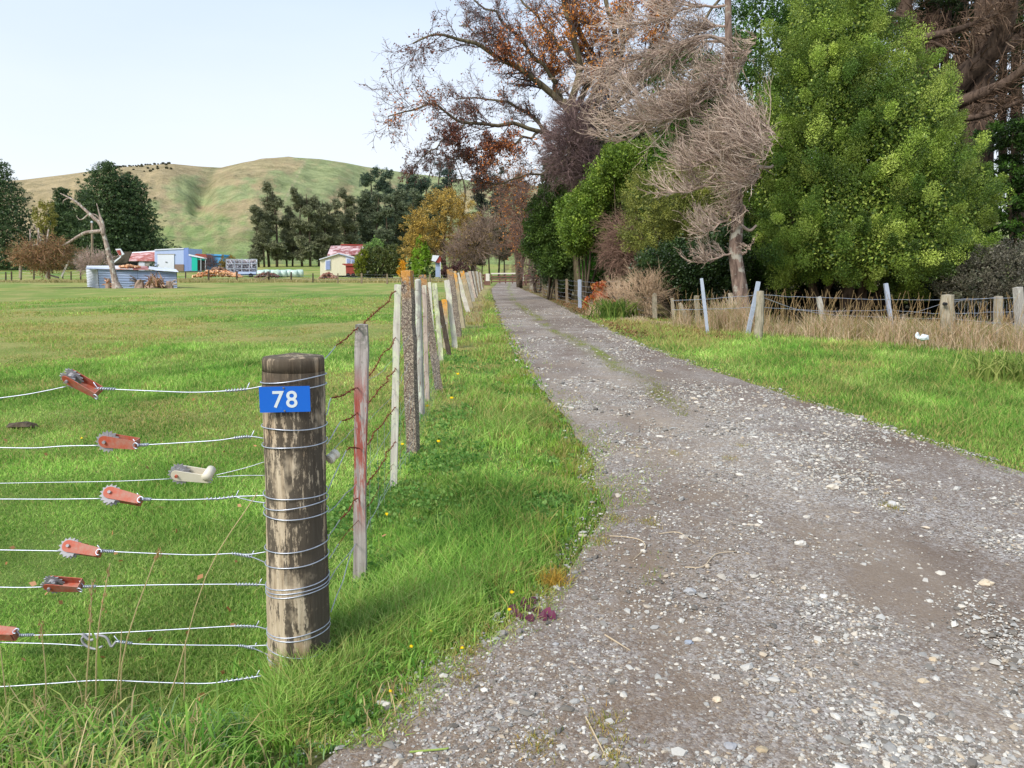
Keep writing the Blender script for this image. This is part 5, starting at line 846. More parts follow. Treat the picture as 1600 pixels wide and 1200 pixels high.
tips = b3[:, 2:].reshape(-1, 3); px, py = proj(tips); BL = [(955, 15, 62, 1.1, 0), (905, 60, 36, .6, 0), (1000, 30, 34, .5, 0), (870, 50, 40, .4, 0), (1060, 10, 40, .3, 0), (655, 165, 30, .5, 1), (615, 185, 22, .35, 1), (690, 70, 36, .28, 2), (800, 75, 40, .3, 1), (770, 245, 34, .4, 1), (798, 268, 22, .6, 0), (810, 225, 30, .4, 1), (735, 225, 36, .4, 2), (760, 285, 26, .3, 2), (645, 60, 30, .35, 2), (720, 190, 40, .25, 2), (840, 110, 60, .22, 1), (930, 120, 40, .2, 0)]
mb = MB(); CO = [[lin(206, 124, 44), lin(226, 158, 72)], [lin(172, 100, 54), lin(206, 130, 72)], [lin(104, 66, 56), lin(136, 84, 66)]]
for (bx, by, r_, w_, k_) in BL:
    pr_ = w_ * .5 * np.exp(-((px - bx) ** 2 + (py - by) ** 2) / (r_ * r_)); s_ = tips[rng.random(len(tips)) < pr_]; s_ = np.repeat(s_, 2, 0) + rng.normal(size=(len(s_) * 2, 3)) * .08; leaves(mb, s_, .11, pal(CO[k_], len(s_)), None, 1, .7)
s_ = tips[rng.random(len(tips)) < .06 + .10 * (px < 780)]; leaves(mb, s_, .095, pal(CO[2], len(s_)), None, 1, .7); mb.build('leaves', M['leaf'], at_)
# ================================================================ FAR TREES
def pine(label, px, top, base, w, Y, cols=None, group='pines on the slope beyond the paddock', dens=1., low=.25, name='pine_tree', trunks=1, ls=None, rows=9, conic=0., mat='leaf'):
    cols = cols or [lin(44, 56, 36), lin(66, 80, 50), lin(92, 102, 66)]; x = P(px, 400, Y)[0]; zb = float(gz(x, Y)); zt = P(px, top, Y)[2]; H = zt - zb; k = Y / 1200; b = np.array([x, Y, zb]); t = thing(name, b, label, 'tree', group); Wm = w * k / 2
    for q in range(trunks): dx = (q - (trunks - 1) / 2) * Wm * .5; trunk(t, [b + (dx, 0, -.5), b + (dx * 1.2 + rng.normal() * .2, 0, H * .5), b + (dx * .6, 0, H * .93)], [H * .018, H * .012, H * .004], M['bark_dark'], n=7)
    mb = MB(); ls = ls or .5 * (Y / 200) ** .6; ells = []
    if conic:
        for i in range(rows): f = i / (rows - 1); z = zb + H * (low + (1 - low) * f * .97); r = Wm * (1.08 - f) ** conic * rng.uniform(.95, 1.2) + .35; ells.append((np.array([x + rng.normal() * Wm * .06, Y, z]), np.array([r, r * .9, H / rows * .95])))
    else:
        n = int(rows * 1.6)
        for i in range(n): f = (i + rng.random()) / n; z = zb + H * (low + (.97 - low) * f); r = Wm * rng.uniform(.3, .62) * (1.1 - .5 * f ** 2); a = rng.uniform(-1, 1); ells.append((np.array([x + a * (Wm - r) * (1 - .35 * f), Y + rng.uniform(-1, 1) * (Wm - r), z]), np.array([r, r, H * .065])))
    ls0 = ls; ls = ls * .62; nc = int(30 * len(ells) * dens * .8); crown(mb, ells, nc, 44, ls0 * 1.2, ls0 * 1.7, ls, cols, up=.25, lo=.4, hi=1.1, front=.3, flatk=.6, tint=.25, fill=int(nc * (14 if conic else 3)), droop=.0, fs=2.4 if conic else 1.8); mb.build('crown', M[mat], t); return t
CY = [lin(42, 62, 40), lin(70, 92, 54), lin(104, 124, 76)]; GL = 'dark conifers behind the left fence'
pine('tall dark conifer at the left edge of the photograph', 8, 256, 415, 132, 172, CY, GL, conic=.6, low=.03, rows=14, name='cypress_tree', ls=.36, dens=2.6)
pine('dark conifer cut by the left edge of the photograph', -75, 235, 415, 120, 174, CY, GL, conic=.75, low=.03, rows=12, name='cypress_tree', ls=.36)
pine('shortest of the dark conifers, behind the leaning dead tree', 104, 296, 415, 84, 178, CY, GL, conic=.6, low=.03, rows=13, name='cypress_tree', ls=.36, dens=2.4)
pine('tallest dark conifer, directly behind the woodshed', 176, 256, 415, 116, 172, CY, GL, conic=.5, low=.03, rows=15, name='cypress_tree', ls=.36, dens=3)
pine('broad dark conifer behind the red roofed lean-to, right of the tallest', 214, 276, 414, 106, 176, CY, GL, conic=.45, low=.03, rows=14, name='cypress_tree', ls=.36, dens=3)
pine('narrow dark conifer between the tallest and the shortest', 140, 300, 414, 84, 176, CY, GL, conic=.5, low=.03, rows=13, name='cypress_tree', ls=.36, dens=2.4)
PG = [lin(94, 98, 74), lin(122, 126, 94), lin(152, 152, 118)]; PD = [lin(78, 88, 68), lin(102, 112, 84), lin(130, 138, 106)]
for a in (('leftmost tall pine of the group beyond the bales', 426, 288, 418, 48, 197, PG), ('short bushy pine at the left foot of the leftmost tall pine', 408, 322, 418, 34, 195, PG), ('thin pine between the two tall pines of the left group', 452, 326, 418, 34, 201, PG), ('tall wide pine in the middle of the left group', 478, 294, 418, 50, 200, PG), ('pine just right of the middle pine', 503, 304, 418, 40, 203, PG), ('pine above the left corner of the cream garage', 522, 308, 418, 40, 206, PG),
          ('pine above the red roof, with open lower branches', 548, 298, 416, 50, 212, PG), ('tall pine straight above the red roof', 574, 296, 414, 50, 218, PD), ('pine standing left of the golden tree', 598, 300, 414, 50, 216, PD), ('dense pine behind the golden tree', 625, 292, 412, 54, 222, PD), ('right hand pine of the lower row, above the golden tree', 652, 298, 412, 50, 226, PD)): pine(*a[:6], a[6], dens=2.6, trunks=2, low=.12)
for a in (('leftmost dark pine of the upper row on the hill shoulder', 582, 262, 380, 56, 300), ('second dark pine of the upper row', 612, 268, 380, 52, 310), ('third dark pine of the upper row', 638, 268, 380, 50, 320), ('fourth dark pine of the upper row', 660, 274, 380, 46, 330), ('rightmost dark pine of the upper row', 682, 284, 385, 46, 300)): pine(*a, [lin(60, 76, 62), lin(82, 100, 78), lin(108, 124, 98)], dens=2.6, low=.1, group='upper row of pines on the hill shoulder')
pine('lone dark domed pine standing clear on the skyline', 697, 240, 292, 64, 450, [lin(38, 54, 50), lin(56, 74, 66), lin(78, 96, 84)], None, dens=1.8, low=.12, trunks=4, ls=.8)
for a in (('dark pine on the slope right of the lone pine', 752, 266, 318, 44, 330), ('taller dark pine beside the overhanging branches', 782, 262, 322, 46, 325), ('dark pine half hidden by the overhanging branches', 815, 268, 335, 50, 320)): pine(*a, [lin(38, 48, 44), lin(58, 68, 58), lin(84, 88, 72)], 'dark pines right of the lone pine', dens=1.4, low=.15)
GG = 'thin trees behind the farm gate'; k_ = 0
for (px_, tp_, w_, Y_, lb) in ((742, 350, 34, 128, 'sparse grey tree left of the gate with a dark slim trunk'), (752, 372, 26, 124, 'slim dark trunk just left of the white gate post'), (765, 345, 34, 135, 'sparse tree with a dark trunk behind the left gate post'), (779, 340, 38, 132, 'tree with a dark trunk behind the middle of the gate'), (788, 360, 26, 140, 'thin brown trunk right of the gate middle'), (812, 350, 38, 134, 'twin trunked sparse tree behind the right gate post'), (826, 345, 34, 142, 'sparse tree beyond the right end of the gate')):
    pine(lb, px_, tp_, 428, w_, Y_, [lin(74, 78, 52), lin(104, 100, 76), lin(130, 116, 98)], GG, dens=.8, low=.38, name='sparse_tree', ls=.3, trunks=2 if 'twin' in lb else 1)
bush('autumn_golden_tree', 'broad golden yellow autumn tree behind the farm hedge', 'tree', [ell(672, 362, 122, 46, 44, 4), ell(708, 352, 124, 44, 50, 4), ell(690, 330, 122, 36, 34, 3.5), ell(655, 385, 120, 32, 28, 3), ell(725, 385, 122, 34, 34, 3.5), ell(745, 378, 124, 24, 26, 3)], 760, 56, .5, .6, .24, [lin(120, 108, 62), lin(156, 134, 64), lin(190, 158, 76), lin(110, 102, 74)], stems=10, up=.2, tint=.22, lo=.35, fill=500)
twigbush('leafless_tree', 'pinkish grey leafless tree right of the golden tree', 'tree', [ell(738, 388, 118, 30, 32, 2.5), ell(760, 370, 120, 24, 34, 2.5), ell(718, 405, 117, 22, 22, 2)], 420, 2.2, [lin(112, 94, 82), lin(148, 128, 114)], r=.03, up=.4, leaf=([lin(150, 124, 60), lin(128, 100, 64)], .08, .2, 2))
twigbush('russet_tree', 'brown leafless tree with scraps of orange left of the dark shrub row', 'tree', [ell(812, 330, 75, 22, 46, 2), ell(822, 380, 72, 18, 34, 1.6), ell(800, 300, 80, 24, 26, 2)], 420, 1.6, [lin(100, 78, 68), lin(134, 106, 92)], r=.02, up=.3, leaf=([lin(186, 122, 50), lin(150, 92, 50)], .10, .18, 2))
twigbush('grey_thicket', 'pale pinkish leafless thicket behind the woodshed and power pole', 'bush', [ell(137, 412, 105, 14, 15, 1.5), ell(160, 410, 105, 12, 13, 1.3)], 300, 1.1, [lin(160, 138, 128), lin(190, 168, 156)], r=.02, up=.5)
# hedge and garden shrubs by the farm house
FG = 'garden shrubs around the farm house'
bush('round_hedge', 'wide rounded dark olive hedge right of the cream garage', 'hedge', [ell(590, 410, 124, 32, 25, 3), ell(612, 408, 124, 20, 24, 2.5), ell(574, 414, 123, 18, 20, 2)], 420, 40, .3, .35, .24, [lin(60, 74, 36), lin(88, 100, 50), lin(118, 118, 62)], up=.2, fill=900, group=FG)
bush('lime_shrub', 'yellow green shrub against the left end of the round hedge', 'bush', [ell(562, 416, 121, 9, 17, 1.2), ell(568, 402, 121, 7, 12, 1)], 90, 34, .25, .35, .22, [lin(104, 116, 34), lin(140, 146, 48)], up=.3, group=FG)
bush('light_tree', 'soft light green treetop rising behind the round hedge', 'tree', [ell(590, 382, 134, 11, 9, 1.2), ell(578, 388, 134, 12, 7, 1.2)], 80, 30, .35, .5, .24, [lin(98, 130, 64), lin(130, 158, 84)], up=.4, group=FG)
bush('lime_conifer', 'bright lime green teardrop conifer right of the yellow shrub', 'tree', [ell(658, 408, 118, 15, 26, 1.5), ell(658, 388, 118, 9, 18, 1), ell(656, 425, 118, 11, 12, 1.2)], 200, 40, .25, .4, .2, [lin(92, 128, 30), lin(126, 164, 44), lin(156, 186, 66)], up=.7, fill=200, group=FG)
bush('yellow_shrub', 'small shrub with vivid yellow orange leaves in front of the round hedge', 'shrub', [ell(630, 416, 116, 9, 15, 1), ell(625, 428, 116, 6, 9, .8)], 60, 14, .3, .35, .2, [lin(206, 140, 20), lin(232, 176, 40)], up=.2, lo=.3, group=FG)
bush('dark_shrub', 'dark green shrub between the lime conifer and the small red house', 'shrub', [ell(670, 428, 117, 12, 12, 1.2), ell(642, 425, 120, 10, 16, 1.2)], 110, 34, .25, .3, .2, [lin(44, 66, 34), lin(74, 96, 48)], group=FG)
bush('maroon_shrub', 'dark maroon shrub beyond the roadside fence posts', 'shrub', [ell(706, 424, 112, 16, 9, 1.2), ell(722, 420, 112, 10, 10, 1)], 110, 34, .22, .3, .18, [lin(70, 46, 48), lin(98, 66, 60)], group=FG)
bush('ochre_bush', 'low ochre bush behind the grey crate trailer', 'bush', [ell(350, 412, 150, 10, 11, 1.5), ell(362, 406, 152, 10, 8, 1.3)], 90, 26, .3, .4, .24, [lin(150, 124, 50), lin(120, 104, 60)], lo=.3)
twigbush('bare_shrub', 'dark leafless shrub before the blue shed', 'shrub', [ell(331, 414, 135, 7, 14, .8)], 120, 1.0, [lin(92, 78, 84), lin(120, 104, 106)], r=.022, up=.7)
bush('left_yellow_tree', 'yellow green tree glimpsed between the two left hand conifers', 'tree', [ell(72, 340, 150, 16, 26, 2)], 90, 30, .5, .6, .35, [lin(150, 140, 62), lin(120, 122, 62)], group=None)
# shrubs along the ridge
s0b = None
for i in range(46):
    px_ = 192 + 94 * (i / 45) + rng.normal() * 1.5; a_ = (px_ - 800) / 1200 / .995; D_ = HD + 130 * math.sin(a_ * 5 + 1); Yr_ = D_ - (rng.uniform(0, 45) if i % 2 else rng.uniform(45, 170)); x_ = a_ * Yr_; z_ = float(gz(x_, Yr_)); 
    if i < 1:
        c_ = np.array([x_, Yr_, z_]); mb = MB(); n = 260; u_ = unit(rng.normal(size=(n, 3))) * rng.uniform(.4, 1, (n, 1)) * (3.4, 2.6, 1.7); leaves(mb, c_ + u_ + (0, 0, 1.2), 1.1, pal([lin(66, 70, 52), lin(98, 96, 68)], n), None, 1, .7); s0b = mb.build('ridge_shrub', M['leaf'], None, loc=c_); o = s0b
    else: o = s0b.copy(); COL.objects.link(o); o.location = (x_, Yr_, z_); s = rng.uniform(.22, .5); o.scale = (s, s, s * 1.3); o.rotation_euler = (0, 0, rng.uniform(0, 6))
    tag(o, 'tiny dark shrub scattered on the brown left hand ridge of the hill', 'shrub', 'dark shrubs along the left hand ridge')
# ================================================================ FARM
def prism(mb, pxs, Y, vec, C=None, dY=0):
    f = np.array([P(a, b, Y + dY) for a, b in pxs]); vec = np.array(vec, float); n = len(f); V = np.vstack([f, f + vec]); T_ = [(0, i + 1, i) for i in range(1, n - 1)] + [(n, n + i, n + i + 1) for i in range(1, n - 1)]
    Q = [(i, (i + 1) % n, (i + 1) % n + n, i + n) for i in range(n)]; mb.add(V, Q, T_, C); return mb
def part(nm, par, pxs, Y, vec, mat, lb=None):
    o = prism(MB(), pxs, Y, vec).build(nm, mat, par); 
    if lb: o['label'] = lb
    return o
def sheetmat(name, c1, c2, rust=None, rf=(.5, .6), ver=True, sc=10, metal=.0):
    m = NT(name, .6, .35, metal); v = m.co((sc, sc, .35) if ver else (.3, .3, sc)); c = m.mix(m.noise(1.2, v, 4, .6), c1, c2)
    if rust: c = m.mix(m.ramp(m.noise(.55, m.co((1, 1, 1.6)), 6, .7), [(rf[0], 0.), (rf[1], 1.)]), c, rust)
    m.base(c); w = m.n('ShaderNodeTexWave'); w.bands_direction = 'X' if ver else 'Z'; w.inputs['Scale'].default_value = 2.2; m.k(m.co(), w.inputs['Vector']); m.bump(w.outputs[1], .5, .03); return m.m
FM = {'galv': sheetmat('corrugated_zinc', lin(128, 146, 176), lin(166, 180, 204), lin(150, 150, 158), (.55, .75), False), 'galvp': sheetmat('pale_corrugated_zinc', lin(184, 190, 200), lin(214, 218, 226), None, ver=False), 'redroof': sheetmat('faded_red_iron', lin(116, 54, 52), lin(142, 78, 72), lin(200, 176, 174), (.44, .56)),
      'orangered': sheetmat('orange_red_iron', lin(140, 66, 58), lin(166, 98, 86), lin(202, 166, 164), (.44, .58)), 'rustroof': sheetmat('rusted_iron', lin(136, 58, 44), lin(160, 80, 62)), 'white': flat('white_sheet', lin(206, 210, 218), .6, .3, 0, 2, .08), 'bluew': sheetmat('pale_blue_iron', lin(150, 168, 206), lin(180, 194, 222)), 'blue2': sheetmat('mid_blue_iron', lin(104, 128, 186), lin(128, 150, 204)),
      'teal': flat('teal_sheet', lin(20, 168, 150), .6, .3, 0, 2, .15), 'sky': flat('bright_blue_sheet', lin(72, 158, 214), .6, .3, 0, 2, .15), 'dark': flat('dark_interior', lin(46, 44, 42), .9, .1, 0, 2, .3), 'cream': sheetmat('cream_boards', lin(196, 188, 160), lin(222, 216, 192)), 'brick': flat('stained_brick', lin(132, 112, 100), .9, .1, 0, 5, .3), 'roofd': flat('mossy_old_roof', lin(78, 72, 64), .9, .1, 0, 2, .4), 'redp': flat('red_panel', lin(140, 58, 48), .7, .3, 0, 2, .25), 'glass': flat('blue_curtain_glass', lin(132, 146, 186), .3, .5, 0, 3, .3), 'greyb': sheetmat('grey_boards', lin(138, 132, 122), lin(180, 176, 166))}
# ---- woodshed of horizontal corrugated iron
A_ = G(155, 450); A_[1] = A_[1]; WYd = A_[1]; Bp = P(277, 449.5, WYd + .4); A_ = P(155, 450, WYd); Cc = P(136.5, 447.3, WYd + 3.2)
ws = thing('woodshed', (A_ + Bp) / 2, 'long low woodshed of blue grey corrugated iron behind the leaning dead tree', 'shed')
def corr(mb, a, b, h, h2=None, amp=.035, per=.16, C=None):
    a, b = np.array(a), np.array(b); n = 72; z = np.linspace(0, 1, n)[:, None]; d = unit(b - a); nr = np.array((d[1], -d[0], 0)); K = 14; s = np.linspace(0, 1, K)[None]; H = h + ((h2 or h) - h) * s
    off = amp * np.sin(z * h / per * 2 * math.pi + .25 * np.sin(s * 9)); X_ = a[0] + (b - a)[0] * s + nr[0] * off; Y_ = a[1] + (b - a)[1] * s + nr[1] * off; Z_ = a[2] + (b - a)[2] * s + z * H - .05; return grid(mb, X_ + 0 * z, Y_ + 0 * z, Z_ + 0 * off, C)
hgt = (P(155, 421, WYd) - A_)[2]
for i in range(4):
    p, q = A_ + (Bp - A_) * (i / 4 + .002), A_ + (Bp - A_) * ((i + 1) / 4); o = corr(MB(), p + (0, -.012 * (i % 2), 0), q + (0, -.012 * (i % 2), 0), hgt * (1 - .02 * i) - .08 * (i == 3), None).build('wall_panel', FM['galv'], ws, smooth=True)
corr(MB(), Cc, A_ + (-.04, 0, 0), (P(136, 416.5, Cc[1]) - Cc)[2], hgt).build('end_wall', FM['galvp'], ws, smooth=True)  # end wall paler than the front: its brighter lighting put into the colour
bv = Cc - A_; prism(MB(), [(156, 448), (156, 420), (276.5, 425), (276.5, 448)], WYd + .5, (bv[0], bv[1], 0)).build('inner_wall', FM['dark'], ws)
for i, (x0, x1, yf0, yf1, yb0, yb1, mt) in enumerate(((134.5, 176, 420, 420.5, 415.2, 415, 'galvp'), (175, 208, 420.6, 421, 415, 415.2, 'rustpale'), (207, 234, 421.4, 420.8, 415.4, 415.8, 'orangered'), (232, 258, 420.2, 423.4, 416, 418.6, 'galvp'), (256, 279, 422.9, 424.6, 418, 420.6, 'galvp'))):
    m_ = FM.get(mt) or sheetmat('rust_streaked_iron', lin(196, 190, 190), lin(214, 208, 206), lin(176, 110, 86), (.5, .62)); FM[mt] = m_
    quad(MB(), P(x0, yf0, WYd - .15 - .02 * (i % 2)), P(x1, yf1, WYd - .15 - .02 * (i % 2)), P(x1 - 4, yb1, WYd + 3.5), P(x0 + 1, yb0, WYd + 3.5), .03).build('roof_sheet', m_, ws)
def logpile(name, label, cx, cy, Y, wpx, hpx, n, cols, cat='woodpile', sz=.28, depth=1.6):
    c0 = P(cx, cy, Y); k = Y / 1200; mb = MB(); t = rng.normal(size=(n, 2)); X_ = rng.uniform(-1, 1, n); hh = (1 - np.abs(X_) ** 2) * hpx * k * rng.random(n) ** .7
    for i in range(n):
        p = c0 + np.array((X_[i] * wpx * k / 2, rng.uniform(-.5, .5) * depth, hh[i])); d = unit(rng.normal(size=3) * (1, 1, .4)); s = sz * rng.uniform(.6, 1.3); sweep(mb, [p - d * s / 2, p + d * s / 2], s * .27, 5, pal(cols, 1)[0])
    o = mb.build(name, M['twig'], None, loc=c0); return tag(o, label, cat)
LOGC = [lin(178, 110, 70), lin(216, 160, 116), lin(232, 190, 150), lin(140, 84, 60)]
# ---- stumps and roots before the shed
mk = flat('stump_wood', lin(150, 128, 112), .9, .1, 0, 6, .4, .8)
def stump(label, px, py, w, h, cols, dy=-.8, roots=9):
    b = P(px, py, WYd + dy); t = thing('tree_stump', b, label, 'stump', 'grubbed stumps in front of the woodshed'); k = WYd / 1200; mb = MB(); sweep(mb, [b + (0, 0, -.05), b + (.05, 0, h * k * .5), b + (.1, 0, h * k)], [w * k * .42, w * k * .3, w * k * .22], 9, wob_=.35); mb.build('body', mk, t)
    mb = MB()
    for i in range(roots):
        a = rng.uniform(0, 6.28); d = np.array((math.cos(a), math.sin(a) * .6, rng.uniform(-.1, .9))); p = b + (0, 0, h * k * rng.uniform(.1, .8)); sweep(mb, [p, p + d * w * k * .4 + (0, 0, .1), p + d * w * k * .75], [.11, .07, .025], 5, pal(cols, 1)[0], sub=3)
    mb.build('roots', M['twig'], t); return t
stump('dark grey stump left of the tangled root heap, in front of the woodshed', 218, 451, 20, 13, [lin(92, 82, 78), lin(128, 116, 108)]); stump('pale grey jagged stump at the right corner of the woodshed', 264, 452, 18, 12, [lin(160, 142, 134), lin(190, 176, 168)]); stump('orange and grey broken stump at the left of the leaning dead tree foot', 169, 452, 12, 16, [lin(196, 130, 92), lin(168, 140, 124)], -1.2, 7)
rt = thing('root_heap', P(242, 451, WYd - 1), 'spiky brown heap of torn roots in front of the woodshed', 'root heap'); mb = MB()
for i in range(90):
    b = P(rng.uniform(226, 258), rng.uniform(446, 452), WYd - 1 + rng.normal() * .4); tgt = P(242 + rng.normal() * 7, rng.uniform(428, 446), WYd - 1 + rng.normal() * .5); sweep(mb, [b, (b + tgt) / 2 + rng.normal(size=3) * .18, tgt + rng.normal(size=3) * .2], [.07, .05, .02], 4, pal([lin(110, 78, 60), lin(160, 120, 92), lin(196, 170, 146)], 1)[0])
mb.build('roots', M['twig'], rt); stc = MB(); sweep(stc, [P(242, 452, WYd - .9), P(243, 436, WYd - .9)], [.8, .25], 9, wob_=.4); stc.build('body', mk, rt)
logpile('firewood', 'split orange firewood lying on the woodshed roof', 203, 417.6, WYd + 1.2, 26, 3.5, 70, LOGC, 'firewood', .3, 1.2)
# ---- leaning dead tree
LY = WYd - 1.6; lt = thing('dead_tree', P(183, 452, LY), 'bleached leaning dead tree with a snapped bough trailing to the left', 'tree')
def lim(nm, pts, rads, mat='bark_pale', dy=0, par=lt): mb = MB(); sweep(mb, [P(a, b, LY + dy * i) for i, (a, b) in enumerate(pts)], rads, 9, sub=4, wob_=.12); return mb.build(nm, M[mat], par, smooth=True)
lim('trunk', [(184, 453), (180, 440), (177, 425), (172, 405), (167, 385), (162, 366), (158, 352)], [.55, .32, .26, .24, .21, .18, .12]); lim('limb', [(162, 368), (157, 350), (146, 340), (132, 327), (118, 315), (104, 307), (94, 302)], [.2, .19, .16, .13, .1, .07, .03]); lim('limb', [(163, 375), (161, 352), (156, 336), (151, 318)], [.16, .14, .08, .03])
lim('limb', [(160, 361), (148, 362), (133, 364), (118, 372), (104, 381), (92, 386)], [.19, .18, .15, .13, .1, .06], dy=-.1); lim('limb', [(148, 345), (140, 335), (130, 342), (124, 343), (119, 337)], [.08, .08, .06, .04, .02]); lim('limb', [(105, 379), (101, 394), (93, 408), (80, 414)], [.12, .1, .07, .04]); lim('limb', [(118, 315), (108, 310), (100, 313), (98, 318)], [.06, .05, .04, .02]); lim('limb', [(158, 366), (157, 345), (150, 336), (142, 334)], [.08, .08, .05, .02])
LYc = LY; ft = thing('fallen_crown', P(68, 414, LY + .5), 'rust brown dead foliage of a fallen crown resting left of the leaning tree', 'branches')
for nm, ells, n, cols in (('twigs', [ell(62, 398, LY, 34, 10, 2), ell(95, 388, LY, 16, 7, 1.6), ell(42, 402, LY, 20, 7, 1.4), ell(75, 407, LY, 28, 7, 1.6)], 430, [lin(128, 98, 76), lin(168, 128, 98), lin(136, 118, 90)]),):
    c, d = on_ells(ells, n, .1, .95, .1); K = 5; dd = unit(d * (1, .7, .5) + .5 * rng.normal(size=c.shape)); o = np.zeros((n, K, 3)); o[:, 0] = c; Lm = rng.uniform(.5, 1.3, n)
    for k in range(1, K): dd = unit(dd + .2 * rng.normal(size=c.shape) + (0, 0, -.06)); o[:, k] = o[:, k - 1] + dd * (Lm / 4)[:, None]
    mb = MB(); strands(mb, o, .02, pal(cols, n)); c2, L2, R2 = grow(o, Lm, np.full((n, K), .016), 6, .6, .7, 5, .2, -.02, .1, 1, .9); strands(mb, c2, R2, pal(cols, len(c2))); p = np.repeat(c2[:, -1], 3, 0) + rng.normal(size=(len(c2) * 3, 3)) * .12; leaves(mb, p, .16, pal([lin(168, 120, 84), lin(132, 110, 74), lin(98, 104, 62)], len(p)), None, 1, .4); mb.build(nm, M['twig'], ft)
for pts in ([(64, 392), (62, 370), (52, 350)], [(60, 382), (60, 356)], [(72, 388), (76, 358)], [(48, 390), (47, 358)], [(50, 384), (60, 383), (64, 392)], [(30, 410), (50, 400), (66, 396)]): lim('stick', pts, [.09, .06, .03][:len(pts)], par=ft)
o = tag(bar(MB(), P(96, 432, 100), P(108, 407, 100), .22, .1).build('leaning_plank', M['greypost'], None, loc=P(96, 432, 100)), 'pale plank leaning against the fence behind the fallen crown', 'plank')
for px_, lb in ((73, 'short pale forked stake under the fallen crown'), (31.5, 'tall grey post with a bent top rail at the far left')): b = P(px_, 435, 103); tag(bar(MB(), b, P(px_, 413 if px_ < 50 else 414, 103), .22).build('stake', M['tanpost'], None, loc=b), lb, 'stake')
# ---- power pole
pp = thing('power_pole', P(145, 420, 112), 'plain tall timber pole rising between the dark conifers and the woodshed', 'pole'); mb = MB(); sweep(mb, [P(145.5, 425, 112), P(144.3, 385, 112), P(143.5, 347, 112)], [.2, .17, .13], 10); mb.build('pole', M['brownpost'], pp, smooth=True); mb = MB(); sweep(mb, [P(143.5, 348, 112), P(143.5, 345.5, 112)], [.16, .15], 8); mb.build('cap', FM['galvp'], pp)
# ---- collapsed old roof and upright panel
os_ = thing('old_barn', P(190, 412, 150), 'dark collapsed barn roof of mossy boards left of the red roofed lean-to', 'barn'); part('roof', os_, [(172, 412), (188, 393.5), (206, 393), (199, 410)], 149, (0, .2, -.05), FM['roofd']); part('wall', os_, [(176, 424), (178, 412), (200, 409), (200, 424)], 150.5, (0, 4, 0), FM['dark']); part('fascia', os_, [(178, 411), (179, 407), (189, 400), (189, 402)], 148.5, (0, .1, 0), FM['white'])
pn = thing('red_white_panel', P(187, 400, 146), 'tilted red and white panel standing on the collapsed barn roof', 'panel'); part('panel', pn, [(180, 389), (188, 388.5), (194, 397), (187, 401)], 146, (0, .15, 0), FM['white']); part('patch', pn, [(181.5, 391), (187.5, 390.5), (189.5, 398), (186, 399)], 145.9, (0, .05, 0), FM['redp'])
# ---- lean-to
le = thing('lean_to_shed', P(220, 421, 156), 'low lean-to with a faded red iron roof joined to the pale blue garage', 'shed'); part('wall', le, [(198, 424), (198, 406.5), (242, 406.5), (242, 424)], 156, (0, 4, 0), FM['greyb']); quad(MB(), P(197.5, 407.5, 155.6), P(242.5, 407.8, 155.6), P(242.8, 392.5, 160.5), P(204, 395.5, 160.5), .08).build('roof', FM['orangered'], le); quad(MB(), P(203.8, 396.2, 160.3), P(242.8, 393.2, 160.3), P(242.8, 391.5, 160.4), P(204, 394.2, 160.4), .08).build('ridge_cap', FM['white'], le)
part('door', le, [(217, 424), (217, 408), (226, 408), (226, 424)], 155.9, (0, .06, 0), FM['white']); part('fascia', le, [(241.5, 408), (241.5, 391.5), (243.2, 391.5), (243.2, 408)], 155.4, (0, .2, 0), FM['white'])
# ---- garage
ga = thing('garage', P(264, 422, 155), 'pale blue iron garage with a white roller door', 'garage'); part('wall', ga, [(241.8, 423), (241.8, 390), (287, 388), (287, 423.5)], 155, (1.25, 6, 0), FM['bluew']); part('side_wall', ga, [(287.05, 423.8), (287.05, 387.6), (294.5, 387), (294.5, 423.5)], 154.95, (0, .12, 0), FM['blue2']); part('fascia', ga, [(241.5, 391.3), (241.5, 389.6), (287, 387.4), (287, 389)], 154.85, (0, .12, 0), FM['white'])
dr_ = part('roller_door', ga, [(246, 422), (246, 397.5), (272, 397.5), (272, 422)], 154.85, (0, .1, 0), FM['white']); part('door_lintel', ga, [(245, 397.6), (245, 396.6), (273, 396.6), (273, 397.6)], 154.8, (0, .12, 0), FM['greyb']); h_ = part('handle', dr_, [(258, 409.8), (258, 409), (261, 409), (261, 409.8)], 154.7, (0, .08, 0), FM['dark']); part('brick_base', ga, [(273, 423.2), (273, 413), (287, 413), (287, 423.2)], 154.82, (0, .14, 0), FM['brick'])
bush('weed_clump', 'dark green weeds against the lean-to wall left of the roller door', 'bush', [ell(241, 415, 151, 5, 5, .8), ell(233, 417, 151, 3, 4, .6)], 50, 26, .2, .3, .18, [lin(64, 84, 62), lin(92, 112, 84)])
